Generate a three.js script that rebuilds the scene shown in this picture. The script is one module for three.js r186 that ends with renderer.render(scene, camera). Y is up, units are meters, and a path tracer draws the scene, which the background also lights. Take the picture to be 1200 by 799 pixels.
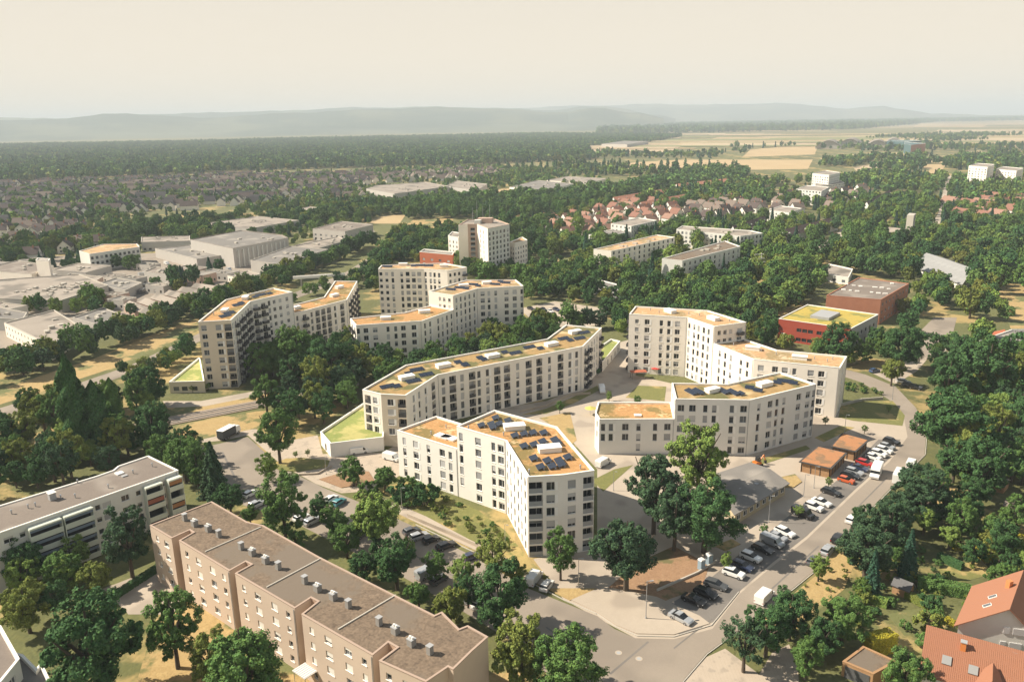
import * as THREE from 'three';
import { mergeGeometries } from 'three/addons/utils/BufferGeometryUtils.js';

// ------------------------------------------------------------------ camera, sky, sun, exposure
const FOC = 933, CAM_H = 90, PITCH = Math.atan(259 / 933), ROLL = -0.0155;
const scene = new THREE.Scene();
const camera = new THREE.PerspectiveCamera(2 * Math.atan(399.5 / FOC) * 180 / Math.PI, 1200 / 799, 1, 60000);
camera.position.set(0, CAM_H, 0);
camera.rotation.order = 'YXZ';
camera.rotation.set(-PITCH, 0, ROLL);
scene.add(camera);

{
  const w = 64, h = 256, d = new Float32Array(w * h * 4);
  const stops = [[-90, .32, .28, .225], [-1, .42, .375, .305], [0, .515, .46, .375], [4, .52, .465, .38], [10, .475, .435, .37], [20, .325, .33, .32], [45, .172, .205, .25], [90, .108, .152, .22]];
  for (let j = 0; j < h; j++) {
    const e = (j + .5) / h * 180 - 90;
    let k = 0; while (k < stops.length - 2 && e > stops[k + 1][0]) k++;
    const a = stops[k], b = stops[k + 1], t = Math.min(1, Math.max(0, (e - a[0]) / (b[0] - a[0])));
    for (let i = 0; i < w; i++) { const o = (j * w + i) * 4; for (let c = 0; c < 3; c++) d[o + c] = a[c + 1] + (b[c + 1] - a[c + 1]) * t; d[o + 3] = 1; }
  }
  const sky = new THREE.DataTexture(d, w, h, THREE.RGBAFormat, THREE.FloatType);
  sky.mapping = THREE.EquirectangularReflectionMapping; sky.magFilter = THREE.LinearFilter; sky.needsUpdate = true;
  scene.background = sky; scene.environment = sky;
}
const sun = new THREE.DirectionalLight(new THREE.Color().setRGB(1, .905, .76), 5);
sun.position.set(-.735 * 300, .67 * 300, -.10 * 300 - 200); sun.target.position.set(0, 0, -200);
sun.castShadow = true; sun.shadow.mapSize.set(4096, 4096);
Object.assign(sun.shadow.camera, { left: -260, right: 260, top: 260, bottom: -260, near: 1, far: 900 });
scene.add(sun, sun.target);
scene.fog = new THREE.FogExp2(new THREE.Color().setRGB(.83, .93, 1.0), 0.000125);
const EXPOSURE = 1.8;

// ------------------------------------------------------------------ helpers
let seed = 12345;
const rnd = () => { seed = (seed * 1664525 + 1013904223) >>> 0; return seed / 4294967296; };
const rr = (a, b) => a + (b - a) * rnd();
const pick = (a) => a[Math.floor(rnd() * a.length) % a.length];
const V = (x, y, z) => new THREE.Vector3(x, y, z);
const cP = Math.cos(PITCH), sP = Math.sin(PITCH), cR = Math.cos(ROLL), sR = Math.sin(ROLL);
function ray(px, py) {                                    // direction through a pixel of the photograph
  const u = px - 600, v = py - 399.5;
  const x = u * cR + v * sR, y = u * sR - v * cR;
  return V(x, y * cP - FOC * sP, -y * sP - FOC * cP);
}
function G(px, py, h = 0) { const d = ray(px, py), t = (h - CAM_H) / d.y; return V(d.x * t, h, d.z * t); }
const depthOf = (p) => -(p.z * cP) + (CAM_H - p.y) * sP;   // distance along the viewing axis
const used = {};
function numbered(n) { const k = used[n] = (used[n] ?? -1) + 1; return k ? n + '_' + String(k).padStart(3, '0') : n; }
function tag(o, label, category, group, kind) {
  o.userData.label = label; o.userData.category = category; if (group) o.userData.group = group; if (kind) o.userData.kind = kind; return o;
}
function shadow(o) { o.castShadow = o.receiveShadow = true; return o; }
function group(name, p, turn = 0) { const g = new THREE.Group(); g.name = numbered(name); g.position.copy(p); g.rotation.y = turn; scene.add(g); return g; }
function mesh(name, geo, mat, parent) { const m = shadow(new THREE.Mesh(geo, mat)); m.name = parent ? name : numbered(name); (parent || scene).add(m); return m; }
function struct(name, geo, mat) { const m = mesh(name, geo, mat); m.userData.kind = 'structure'; return m; }

// polygon soup with uv in metres
class MB {
  constructor() { this.p = []; this.n = []; this.u = []; this.c = null; }
  tri(a, b, c, uv) {
    const e = b.clone().sub(a), f = c.clone().sub(a), n = e.cross(f).normalize();
    let tx = -n.z, tz = n.x; const l = Math.hypot(tx, tz) || 1; tx /= l; tz /= l;
    for (const [i, q] of [a, b, c].entries()) {
      this.p.push(q.x, q.y, q.z); this.n.push(n.x, n.y, n.z);
      if (uv) this.u.push(uv[i][0], uv[i][1]);
      else if (Math.abs(n.y) > .75) this.u.push(q.x, q.z); else this.u.push(-(q.x * tx + q.z * tz), q.y / Math.sqrt(Math.max(.05, 1 - n.y * n.y)));
    }
    return this;
  }
  quad(a, b, c, d, uv) { this.tri(a, b, c, uv && [uv[0], uv[1], uv[2]]); return this.tri(a, c, d, uv && [uv[0], uv[2], uv[3]]); }
  hexa(q, y0, y1, bottom = true) {                          // vertical prism over 4 ground points (any turn)
    const A = q.map(p => V(p.x, y0, p.z)), B = q.map(p => V(p.x, y1, p.z)), n = q.length;
    for (let i = 0; i < n; i++) { const j = (i + 1) % n; this.quad(A[i], A[j], B[j], B[i]); }
    for (let i = 1; i < n - 1; i++) { this.tri(B[0], B[i], B[i + 1]); if (bottom) this.tri(A[0], A[i + 1], A[i]); }
    return this;
  }
  box(x, y, z, w, h, d, turn = 0) {                         // y is the underside
    const c = Math.cos(turn), s = Math.sin(turn);
    const P = (a, b) => V(x + a * c + b * s, 0, z - a * s + b * c);
    return this.hexa([P(-w / 2, d / 2), P(w / 2, d / 2), P(w / 2, -d / 2), P(-w / 2, -d / 2)], y, y + h);
  }
  geo() {
    const g = new THREE.BufferGeometry();
    g.setAttribute('position', new THREE.Float32BufferAttribute(this.p, 3));
    g.setAttribute('normal', new THREE.Float32BufferAttribute(this.n, 3));
    g.setAttribute('uv', new THREE.Float32BufferAttribute(this.u, 2));
    if (this.c) g.setAttribute('color', new THREE.Float32BufferAttribute(this.c, 3));
    return g;
  }
  build(name, mat, parent) { return mesh(name, this.geo(), mat, parent); }
}
const boxGeo = (w, h, d, x = 0, y = 0, z = 0) => { const g = new THREE.BoxGeometry(w, h, d); g.translate(x, y + h / 2, z); return g; };
const cylGeo = (r0, r1, h, n, x = 0, y = 0, z = 0) => { const g = new THREE.CylinderGeometry(r1, r0, h, n); g.translate(x, y + h / 2, z); return g; };
const merge = (l) => mergeGeometries(l.map(g => { const q = g.index ? g.toNonIndexed() : g; if (!q.attributes.uv) q.setAttribute('uv', new THREE.Float32BufferAttribute(new Float32Array(q.attributes.position.count * 2), 2)); return q; }));
function inset(q, d) {                                      // offset a closed ground outline inwards
  const n = q.length, out = [];
  for (let i = 0; i < n; i++) {
    const a = q[(i + n - 1) % n], b = q[i], c = q[(i + 1) % n];
    const d1 = V(b.x - a.x, 0, b.z - a.z).normalize(), d2 = V(c.x - b.x, 0, c.z - b.z).normalize();
    const n1 = V(d1.z, 0, -d1.x), n2 = V(d2.z, 0, -d2.x), m = n1.clone().add(n2), k = d / Math.max(.25, (1 + n1.dot(n2)));
    out.push(V(b.x + m.x * k, 0, b.z + m.z * k));
  }
  return out;
}
function fill(mb, q, y, up = true) {
  const s = q.map(p => new THREE.Vector2(p.x, p.z));
  for (const [a, b, c] of THREE.ShapeUtils.triangulateShape(s, [])) {
    const A = V(q[a].x, y, q[a].z), B = V(q[b].x, y, q[b].z), C = V(q[c].x, y, q[c].z);
    const ny = (B.z - A.z) * (C.x - A.x) - (B.x - A.x) * (C.z - A.z);
    (ny > 0) === up ? mb.tri(A, B, C) : mb.tri(A, C, B);
  }
  return mb;
}
const blocked = [];                                        // ground outlines where no tree may grow
function inside(q, x, z) { let r = false; for (let i = 0, j = q.length - 1; i < q.length; j = i++) { const a = q[i], b = q[j]; if ((a.z > z) !== (b.z > z) && x < (b.x - a.x) * (z - a.z) / (b.z - a.z) + a.x) r = !r; } return r; }
function block(q) { let x0 = 1e9, x1 = -1e9, z0 = 1e9, z1 = -1e9; for (const p of q) { x0 = Math.min(x0, p.x); x1 = Math.max(x1, p.x); z0 = Math.min(z0, p.z); z1 = Math.max(z1, p.z); } blocked.push({ q, x0, x1, z0, z1 }); }
const isBlocked = (x, z) => blocked.some(b => x > b.x0 && x < b.x1 && z > b.z0 && z < b.z1 && inside(b.q, x, z));
const GP = (l, h = 0) => l.map(([x, y]) => G(x, y, h));

// ------------------------------------------------------------------ textures and materials
function noiseTile(size, period, oct, sd) {                 // tileable fractal value noise, 0..1
  const out = new Float32Array(size * size); let amp = 1, tot = 0;
  for (let o = 0; o < oct; o++) {
    const n = period << o, g = new Float32Array(n * n); let s = (sd * 7919 + o * 104729 + 17) >>> 0;
    for (let i = 0; i < n * n; i++) { s = (s * 1664525 + 1013904223) >>> 0; g[i] = s / 4294967296; }
    for (let y = 0; y < size; y++) for (let x = 0; x < size; x++) {
      const fx = x / size * n, fy = y / size * n, ix = Math.floor(fx), iy = Math.floor(fy); let tx = fx - ix, ty = fy - iy; tx = tx * tx * (3 - 2 * tx); ty = ty * ty * (3 - 2 * ty);
      const a = g[iy % n * n + ix % n], b = g[iy % n * n + (ix + 1) % n], c = g[(iy + 1) % n * n + ix % n], d = g[(iy + 1) % n * n + (ix + 1) % n];
      out[y * size + x] += amp * (a + (b - a) * tx + (c - a) * ty + (a - b - c + d) * tx * ty);
    }
    tot += amp; amp *= .6;
  }
  let lo = 1e9, hi = -1e9; for (let i = 0; i < out.length; i++) { out[i] /= tot; lo = Math.min(lo, out[i]); hi = Math.max(hi, out[i]); }
  for (let i = 0; i < out.length; i++) out[i] = (out[i] - lo) / (hi - lo);
  return out;
}
const NZ = { a: noiseTile(512, 4, 7, 1), b: noiseTile(512, 32, 4, 2), c: noiseTile(512, 3, 3, 3), d: noiseTile(512, 128, 2, 4) };
function tex(fn, tile, srgb = true, size = 512) {
  const d = new Uint8Array(size * size * 4);
  for (let y = 0; y < size; y++) for (let x = 0; x < size; x++) {
    const i = (y % 512) * 512 + x % 512, c = fn(NZ.a[i], NZ.b[i], NZ.c[i], NZ.d[i], x / size, y / size), o = (y * size + x) * 4;
    for (let k = 0; k < 3; k++) d[o + k] = Math.max(0, Math.min(255, (srgb ? Math.pow(Math.max(0, c[k]), 1 / 2.2) : c[k]) * 255)); d[o + 3] = 255;
  }
  const t = new THREE.DataTexture(d, size, size); t.wrapS = t.wrapT = THREE.RepeatWrapping; t.magFilter = THREE.LinearFilter; t.minFilter = THREE.LinearMipmapLinearFilter; t.generateMipmaps = true;
  if (srgb) t.colorSpace = THREE.SRGBColorSpace; t.repeat.set(1 / tile, 1 / tile); t.needsUpdate = true; return t;
}
const mix = (a, b, t) => [a[0] + (b[0] - a[0]) * t, a[1] + (b[1] - a[1]) * t, a[2] + (b[2] - a[2]) * t];
const sm = (a, b, x) => { x = Math.min(1, Math.max(0, (x - a) / (b - a))); return x * x * (3 - 2 * x); };
const lin = (r, g, b) => new THREE.Color().setRGB(r, g, b);
function M(rgb, rough = .9, o = {}) { return new THREE.MeshStandardMaterial({ color: lin(...rgb), roughness: rough, ...o }); }
function MT(fn, tile, rough = .95, bump = 0, bumpFn) {
  const o = { map: tex(fn, tile), roughness: rough };
  if (bump) { o.bumpMap = tex(bumpFn || ((a, b, c, d) => [.5 * b + .5 * d, 0, 0].fill(.5 * b + .5 * d)), tile, false); o.bumpScale = bump; }
  return new THREE.MeshStandardMaterial(o);
}
const plasterTint = (r, g, b) => MT((a, n, c, d) => mix([r * .93, g * .93, b * .92], [r * 1.04, g * 1.04, b * 1.04], .55 * a + .2 * d + .25 * c), 9, .92);
const MAT = {
  plaster: plasterTint(.80, .76, .70), cream: plasterTint(.80, .74, .655), warm: plasterTint(.79, .735, .66), beige: plasterTint(.70, .605, .48), coolwhite: plasterTint(.74, .72, .68),
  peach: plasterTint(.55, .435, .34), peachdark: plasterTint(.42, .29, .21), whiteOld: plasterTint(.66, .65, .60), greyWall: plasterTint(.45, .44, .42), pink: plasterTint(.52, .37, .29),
  coping: M([.80, .77, .71], .6), concrete: plasterTint(.46, .42, .36), glass: M([.022, .026, .03], .12), glassLight: M([.12, .13, .14], .15), frame: M([.62, .60, .57], .6), frameDark: M([.09, .09, .09], .6),
  shutter: M([.30, .30, .30], .7), shutter2: M([.46, .45, .44], .7), shutterCream: M([.74, .69, .61], .75), panel: M([.82, .80, .76], .7), rail: M([.055, .055, .06], .5), railGrey: M([.30, .31, .32], .35), railGlass: M([.20, .23, .25], .15),
  solar: M([.018, .025, .042], .22), steel: M([.45, .46, .47], .4, { metalness: .6 }), greyMetal: M([.34, .34, .34], .6), tarpaper: M([.06, .055, .05], .9),
  sedum: MT((a, b, c, d) => { let q = mix([.30, .145, .045], [.56, .32, .125], .5 * b + .5 * d); q = mix(q, [.21, .15, .045], sm(.46, .66, a)); return mix(q, [.62, .44, .24], sm(.60, .8, .5 * b + .5 * c)); }, 25, 1, .09),
  sedumTan: MT((a, b, c, d) => { let q = mix([.38, .20, .085], [.60, .385, .20], .5 * b + .5 * d); q = mix(q, [.30, .215, .10], sm(.48, .7, a)); return mix(q, [.66, .51, .34], sm(.56, .8, .5 * b + .5 * c)); }, 29, 1, .08),
  sedumOlive: MT((a, b, c, d) => { let q = mix([.21, .13, .045], [.46, .30, .12], .5 * b + .5 * d); q = mix(q, [.13, .12, .038], sm(.42, .62, a)); return mix(q, [.52, .38, .20], sm(.62, .85, c)); }, 27, 1, .08),
  sedumGreen: MT((a, b, c, d) => mix(mix([.15, .19, .045], [.30, .32, .08], .5 * b + .5 * d), [.40, .36, .13], sm(.5, .8, a)), 23, 1, .1),
  sedumYellow: MT((a, b, c, d) => mix(mix([.34, .25, .045], [.50, .385, .075], .5 * b + .5 * d), [.22, .21, .05], sm(.45, .65, a)), 26, 1, .08),
  gravelRoof: MT((a, b, c, d) => mix(mix([.062, .042, .028], [.27, .195, .13], .35 * b + .65 * d), [.165, .13, .095], sm(.45, .7, a)), 38, 1, .05),
  bitumen: MT((a, b, c, d) => mix(mix([.15, .12, .10], [.22, .18, .145], .5 * a + .5 * d), [.29, .25, .21], sm(.58, .8, c) * .7), 36, .95, .02),
  bitumenGrey: MT((a, b, c, d) => mix(mix([.15, .138, .125], [.22, .20, .178], .6 * a + .4 * d), [.29, .26, .225], sm(.6, .8, c)), 45, .95, .02),
  roofLight: MT((a, b, c, d) => mix(mix([.25, .21, .17], [.35, .30, .25], .6 * a + .4 * d), [.17, .145, .12], sm(.52, .75, c)), 48, .9, .02),
  metalRoof: MT((a, b, c, d, x) => mix(mix([.26, .255, .245], [.33, .325, .31], a), [.19, .19, .185], (x * 12 % 1) < .07 ? 1 : 0), 6, .55),
  slate: MT((a, b, c, d) => mix([.075, .075, .08], [.14, .135, .13], .5 * a + .5 * d), 9, .8, .02),
  asphalt: MT((a, b, c, d) => mix(mix([.245, .202, .158], [.305, .255, .202], .5 * a + .3 * d + .2 * b), [.20, .166, .132], sm(.55, .78, c) * .7), 44, .95, .01),
  asphaltDark: MT((a, b, c, d) => mix(mix([.15, .132, .115], [.20, .178, .155], .5 * a + .3 * d + .2 * b), [.12, .108, .096], sm(.6, .8, c) * .6), 41, .95, .01),
  paving: MT((a, b, c, d, x, y) => { const j = ((x * 12 % 1) < .06 || (y * 24 % 1) < .10) ? .86 : 1; const q = mix(mix([.385, .315, .24], [.465, .385, .30], .45 * a + .35 * d + .2 * b), [.29, .245, .195], sm(.6, .82, c) * .6); return q.map(v => v * j); }, 7, .95, .01),
  pavingLight: MT((a, b, c, d) => mix(mix([.37, .308, .24], [.455, .382, .30], .45 * a + .35 * d + .2 * b), [.29, .24, .19], sm(.55, .78, c) * .7), 31, .95, .01),
  dryGrass: MT((a, b, c, d) => mix(mix([.30, .20, .075], [.46, .33, .145], .45 * b + .55 * d), [.135, .14, .045], sm(.5, .72, a)), 37, 1, .12),
  lawn: MT((a, b, c, d) => mix(mix([.115, .125, .03], [.21, .195, .055], .45 * b + .55 * d), [.36, .27, .10], sm(.5, .72, a)), 33, 1, .1),
  earth: MT((a, b, c, d) => mix(mix([.22, .12, .062], [.36, .225, .125], .45 * b + .55 * d), [.14, .12, .045], sm(.6, .8, a)), 29, 1, .08),
  wild: MT((a, b, c, d) => mix(mix([.075, .085, .026], [.15, .145, .045], .45 * b + .55 * d), [.34, .25, .10], sm(.56, .78, a)), 67, 1, .2),
  ballast: MT((a, b, c, d) => mix([.22, .165, .12], [.38, .30, .225], .4 * b + .6 * d), 18, 1, .06),
  fieldA: MT((a, b, c, d) => mix([.38, .27, .135], [.48, .355, .19], .6 * a + .4 * d), 90, 1), fieldB: MT((a, b, c, d) => mix([.42, .315, .19], [.50, .39, .245], .6 * a + .4 * d), 80, 1),
  fieldC: MT((a, b, c, d) => mix([.15, .165, .05], [.25, .24, .085], .6 * a + .4 * d), 85, 1), fieldD: MT((a, b, c, d) => mix([.34, .27, .13], [.43, .34, .165], .6 * a + .4 * d), 95, 1),
  wood: MT((a, b, c, d, x) => mix([.30, .165, .075], [.42, .25, .125], .5 * a + .5 * d), 3, .85, .01), woodRoof: MT((a, b, c, d) => mix(mix([.33, .14, .055], [.46, .225, .10], .5 * b + .5 * d), [.24, .14, .07], sm(.5, .75, a)), 9, 1, .05),
  brick: MT((a, b, c, d) => mix([.34, .135, .075], [.45, .20, .115], .5 * a + .5 * d), 6, .95, .01), redPanel: M([.33, .055, .028], .8), orangePanel: M([.42, .115, .05], .8), yellowStucco: plasterTint(.48, .39, .25),
  bark: MT((a, b) => mix([.055, .04, .028], [.13, .10, .07], .5 * a + .5 * b), 2, 1, .02), white: M([.80, .79, .76], .6), paint: M([.78, .75, .68], .8), hill: MT((a, b, c, d) => mix([.045, .07, .045], [.11, .125, .075], sm(.3, .7, a)), 2600, 1), terracotta: M([.30, .132, .074], .9), hallWall: plasterTint(.47, .44, .40),
};

// ------------------------------------------------------------------ the ground
{
  const N = 90, S = 70000, pts = [], g = new THREE.BufferGeometry(), idx = [], uv = [], col = [];
  const at = (i) => { const t = i / N * 2 - 1; return Math.sign(t) * Math.pow(Math.abs(t), 3.2) * S / 2; };
  for (let j = 0; j <= N; j++) for (let i = 0; i <= N; i++) { const x = at(i), z = at(j) - 300; pts.push(x, 0, z); uv.push(x, z); const k = .85 + .3 * rnd(); col.push(k, k, k * .97); }
  for (let j = 0; j < N; j++) for (let i = 0; i < N; i++) { const a = j * (N + 1) + i; idx.push(a, a + N + 1, a + 1, a + 1, a + N + 1, a + N + 2); }
  g.setAttribute('position', new THREE.Float32BufferAttribute(pts, 3)); g.setAttribute('uv', new THREE.Float32BufferAttribute(uv, 2)); g.setAttribute('color', new THREE.Float32BufferAttribute(col, 3)); g.setIndex(idx); g.computeVertexNormals();
  const m = MAT.wild.clone(); m.vertexColors = true;
  struct('ground', g, m);
}
function sheet(name, px, y, mat, keepTreesOff = true) {     // a flat piece of ground with a rim down to the soil
  const q = GP(px), mb = new MB(); fill(mb, q, y);
  let ar = 0; for (let i = 0; i < q.length; i++) { const a = q[i], b = q[(i + 1) % q.length]; ar += a.x * b.z - b.x * a.z; }
  for (let i = 0; i < q.length; i++) { let a = q[i], b = q[(i + 1) % q.length]; if (ar > 0) [a, b] = [b, a]; mb.quad(V(a.x, 0.001, a.z), V(b.x, 0.001, b.z), V(b.x, y, b.z), V(a.x, y, a.z)); }
  if (keepTreesOff) block(q);
  return struct(name, mb.geo(), mat);
}
function ribbon(name, pts, w, y, mat, keep = true, h = 0) { // a strip of even width along ground points
  const L = [], R = [];
  pts.forEach((p, i) => { const a = pts[Math.max(0, i - 1)], b = pts[Math.min(pts.length - 1, i + 1)], d = V(b.x - a.x, 0, b.z - a.z).normalize(); L.push(V(p.x - d.z * -w / 2, 0, p.z + d.x * -w / 2)); R.push(V(p.x + d.z * -w / 2, 0, p.z - d.x * -w / 2)); });
  const mb = new MB();
  for (let i = 0; i < pts.length - 1; i++) {
    const T = (p, k) => V(p.x, k, p.z);
    mb.quad(T(R[i], y), T(R[i + 1], y), T(L[i + 1], y), T(L[i], y));
    if (h) { mb.quad(T(L[i], y - h), T(L[i], y), T(L[i + 1], y), T(L[i + 1], y - h)); mb.quad(T(R[i + 1], y - h), T(R[i + 1], y), T(R[i], y), T(R[i], y - h)); }
    if (keep) block([L[i], R[i], R[i + 1], L[i + 1]]);
  }
  return struct(name, mb.geo(), mat);
}

// ------------------------------------------------------------------ roads, squares, lawns (structure)
sheet('courtyard_paving', [[560, 482], [640, 470], [690, 450], [716, 404], [745, 396], [745, 440], [800, 452], [850, 452], [955, 470], [990, 470], [1062, 480], [1075, 512], [1006, 577], [950, 632], [873, 696], [835, 738], [790, 750], [745, 748], [700, 724], [660, 702], [625, 655], [700, 640], [700, 550], [655, 500]], .022, MAT.pavingLight);
sheet('street', [[650, 840], [683, 745], [700, 722], [720, 737], [745, 748], [790, 749], [835, 737], [867, 696], [905, 664], [946, 632], [1002, 578], [1043, 541], [1064, 512], [1060, 490], [1042, 468], [1010, 448], [960, 432], [965, 426], [1015, 439], [1050, 453], [1074, 478], [1086, 505], [1084, 533], [1050, 566], [985, 633], [962, 663], [902, 712], [828, 766], [790, 810], [770, 840]], .045, MAT.asphalt);
sheet('parking_street', [[683, 745], [650, 830], [600, 752], [540, 715], [470, 675], [400, 640], [340, 610], [285, 592], [255, 560], [235, 525], [290, 512], [330, 548], [380, 572], [430, 592], [487, 618], [560, 655], [620, 690], [660, 706], [700, 722]], .035, MAT.asphalt);
sheet('paved_square', [[222, 520], [258, 503], [300, 503], [330, 518], [372, 510], [378, 532], [450, 530], [468, 518], [470, 556], [440, 575], [400, 578], [370, 567], [330, 545], [290, 510], [262, 516]], .029, MAT.paving);
sheet('sidewalk', [[487, 612], [557, 645], [622, 680], [662, 700], [700, 718], [722, 733], [747, 743], [790, 744], [832, 731], [820, 722], [770, 700], [720, 690], [700, 690], [660, 690], [620, 672], [560, 638], [500, 606], [440, 580], [433, 586]], .14, MAT.pavingLight);
sheet('garden_path', [[800, 799], [790, 840], [940, 840], [935, 780], [925, 755], [905, 765], [890, 790], [850, 760], [828, 770]], .018, MAT.paving, false);
sheet('parking_bays', [[755, 735], [800, 744], [838, 728], [868, 692], [905, 660], [946, 628], [1002, 574], [1040, 540], [1056, 515], [1030, 515], [985, 560], [960, 580], [930, 600], [900, 625], [860, 655], [830, 680], [790, 705]], .038, MAT.asphaltDark, false);
sheet('lawn', [[748, 452], [781, 453], [779, 470], [733, 466]], .06, MAT.lawn);
sheet('lawn', [[632, 490], [668, 483], [676, 516], [668, 522], [655, 503]], .06, MAT.dryGrass);
sheet('lawn', [[694, 563], [720, 550], [742, 545], [707, 576]], .06, MAT.lawn);
sheet('lawn', [[440, 572], [500, 560], [520, 580], [560, 598], [592, 622], [624, 660], [650, 683], [610, 668], [557, 640], [500, 608]], .06, MAT.lawn, false);
sheet('lawn', [[987, 470], [1047, 470], [1061, 487], [1058, 499], [1000, 493], [983, 489]], .06, MAT.lawn);
sheet('lawn', [[955, 513], [985, 499], [1002, 501], [966, 518]], .06, MAT.lawn);
sheet('lawn', [[880, 541], [905, 534], [945, 522], [950, 526], [908, 540], [884, 547]], .064, MAT.lawn);
sheet('lawn', [[612, 486], [640, 479], [668, 467], [700, 452], [703, 457], [672, 473], [640, 485]], .068, MAT.lawn, false);
sheet('bare_earth', [[712, 690], [745, 660], [790, 640], [832, 662], [822, 690], [790, 700], [750, 716]], .06, MAT.earth, false);
sheet('bare_earth', [[655, 690], [700, 690], [668, 704], [640, 690]], .15, MAT.dryGrass);
sheet('bare_earth', [[600, 745], [560, 800], [575, 830], [640, 830], [650, 800]], .05, MAT.dryGrass, false);
sheet('dry_verge', [[885, 655], [962, 600], [1010, 640], [990, 690], [930, 740], [900, 740], [850, 790], [880, 735], [965, 668]], .012, MAT.dryGrass, false);
sheet('planting_bed', [[316, 545], [335, 538], [352, 537], [386, 540], [383, 548], [350, 553], [328, 552]], .20, MAT.lawn);
sheet('planting_bed', [[374, 562], [405, 553], [432, 553], [440, 566], [400, 572]], .20, MAT.earth, false);
sheet('planting_bed', [[905, 562], [932, 556], [940, 565], [930, 572], [903, 570]], .20, MAT.dryGrass);
sheet('planting_bed', [[838, 640], [858, 632], [868, 638], [850, 646]], .16, MAT.dryGrass);
sheet('forecourt', [[120, 690], [185, 665], [235, 690], [200, 720], [150, 720]], .03, MAT.pavingLight);
sheet('dry_verge', [[190, 700], [260, 690], [420, 790], [420, 830], [150, 830]], .012, MAT.dryGrass, false);
sheet('dry_verge', [[195, 500], [300, 482], [330, 480], [310, 500], [230, 516], [205, 512]], .03, MAT.dryGrass);
sheet('dry_verge', [[195, 478], [300, 462], [330, 462], [320, 474], [215, 488]], .03, MAT.dryGrass);
sheet('footpath', [[190, 470], [235, 470], [300, 458], [330, 452], [330, 457], [300, 464], [240, 476], [196, 478]], .05, MAT.pavingLight);
sheet('dry_verge', [[-20, 462], [110, 420], [170, 395], [232, 373], [236, 384], [150, 425], [60, 455], [-20, 480]], .024, MAT.dryGrass, false);
sheet('arterial_road', [[-20, 484], [60, 460], [150, 429], [232, 391], [320, 352], [400, 322], [440, 297], [470, 280], [476, 282], [448, 300], [410, 326], [325, 358], [236, 399], [155, 437], [60, 470], [-20, 497]], .05, MAT.asphalt);
sheet('railway_bed', [[40, 530], [213, 496], [305, 478], [420, 452], [420, 445], [300, 470], [213, 486], [40, 519]], .25, MAT.ballast);
for (const o of [-1.9, -.45, 1.6, 3.05]) ribbon('rail', [G(40, 525), G(213, 491), G(302, 474), G(420, 448)].map(p => V(p.x + o * .26, 0, p.z + o * .97)), .09, .42, MAT.greyMetal, false, .15);
sheet('factory_yard', [[-20, 325], [60, 300], [200, 296], [330, 292], [430, 262], [440, 272], [395, 297], [295, 330], [200, 366], [100, 392], [-20, 415]], .02, MAT.asphalt, false);
sheet('car_park', [[608, 362], [650, 353], [715, 362], [705, 381], [640, 388]], .03, MAT.pavingLight);
sheet('car_park', [[612, 315], [650, 306], [665, 318], [630, 325]], .03, MAT.asphalt);
sheet('dry_meadow', [[468, 268], [487, 256], [532, 256], [520, 272], [480, 274]], .03, MAT.dryGrass);
sheet('dry_meadow', [[425, 262], [450, 252], [475, 252], [468, 262]], .03, MAT.fieldA);
sheet('dry_meadow', [[645, 303], [672, 297], [690, 304], [655, 314]], .03, MAT.dryGrass);
sheet('school_yard', [[1075, 392], [1095, 372], [1122, 372], [1115, 400], [1108, 415], [1080, 420]], .04, MAT.asphalt);
sheet('school_path', [[1020, 436], [1060, 425], [1095, 395], [1105, 400], [1075, 435], [1050, 450]], .03, MAT.pavingLight);
sheet('sports_court', [[1140, 394], [1178, 386], [1182, 394], [1145, 401]], .06, M([.42, .12, .055], .9));
sheet('dry_meadow', [[1170, 340], [1230, 335], [1230, 385], [1185, 385]], .02, MAT.dryGrass, false);
sheet('dry_meadow', [[1000, 300], [1060, 296], [1070, 306], [1010, 312]], .02, MAT.dryGrass, false);
sheet('dry_meadow', [[1060, 425], [1085, 430], [1092, 445], [1060, 440]], .02, MAT.dryGrass, false);
sheet('lane', [[945, 300], [985, 270], [1000, 258], [1004, 262], [985, 285], [960, 312]], .03, MAT.pavingLight);
sheet('lane', [[1085, 275], [1100, 250], [1110, 205], [1116, 206], [1110, 252], [1095, 278]], .03, MAT.pavingLight);
sheet('garden_lawn', [[1095, 668], [1150, 655], [1165, 672], [1100, 690]], .02, MAT.lawn, false);
sheet('garden_lawn', [[1040, 720], [1080, 712], [1110, 735], [1060, 745]], .02, MAT.dryGrass, false);
sheet('garden_lawn', [[1105, 570], [1140, 575], [1130, 600], [1095, 595]], .02, MAT.dryGrass, false);

// ------------------------------------------------------------------ buildings
const geoCache = {};
const cached = (k, f) => geoCache[k] ??= f();
const projX = (p) => {                                      // picture column of a point
  const dx = p.x, dy = p.y - CAM_H, dz = p.z, yc = dy * cP - dz * sP, zc = dy * sP + dz * cP;
  return 600 + FOC * (dx * cR + yc * sR) / -zc;
};
const KIND = {                                              // width, height, sill, recess
  w: [1.8, 1.9, .6, .24], n: [1.2, 2.1, .42, .24], f: [1.2, 2.3, .22, .22], s: [2.0, 1.5, .85, .2], x: [1.35, 1.55, .8, .22],
  L: [2.9, 2.55, .1, 1.35], l: [2.35, 2.55, .1, 1.3], B: [2.0, 2.2, .12, .2], d: [1.5, 2.3, .05, .2], o: [1.1, 1.2, 1.0, .24], e: [1.75, 1.35, .9, .24],
};
function paneGeo(w, h) { return cached(`pane${w},${h}`, () => new THREE.PlaneGeometry(w, h)); }
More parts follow.
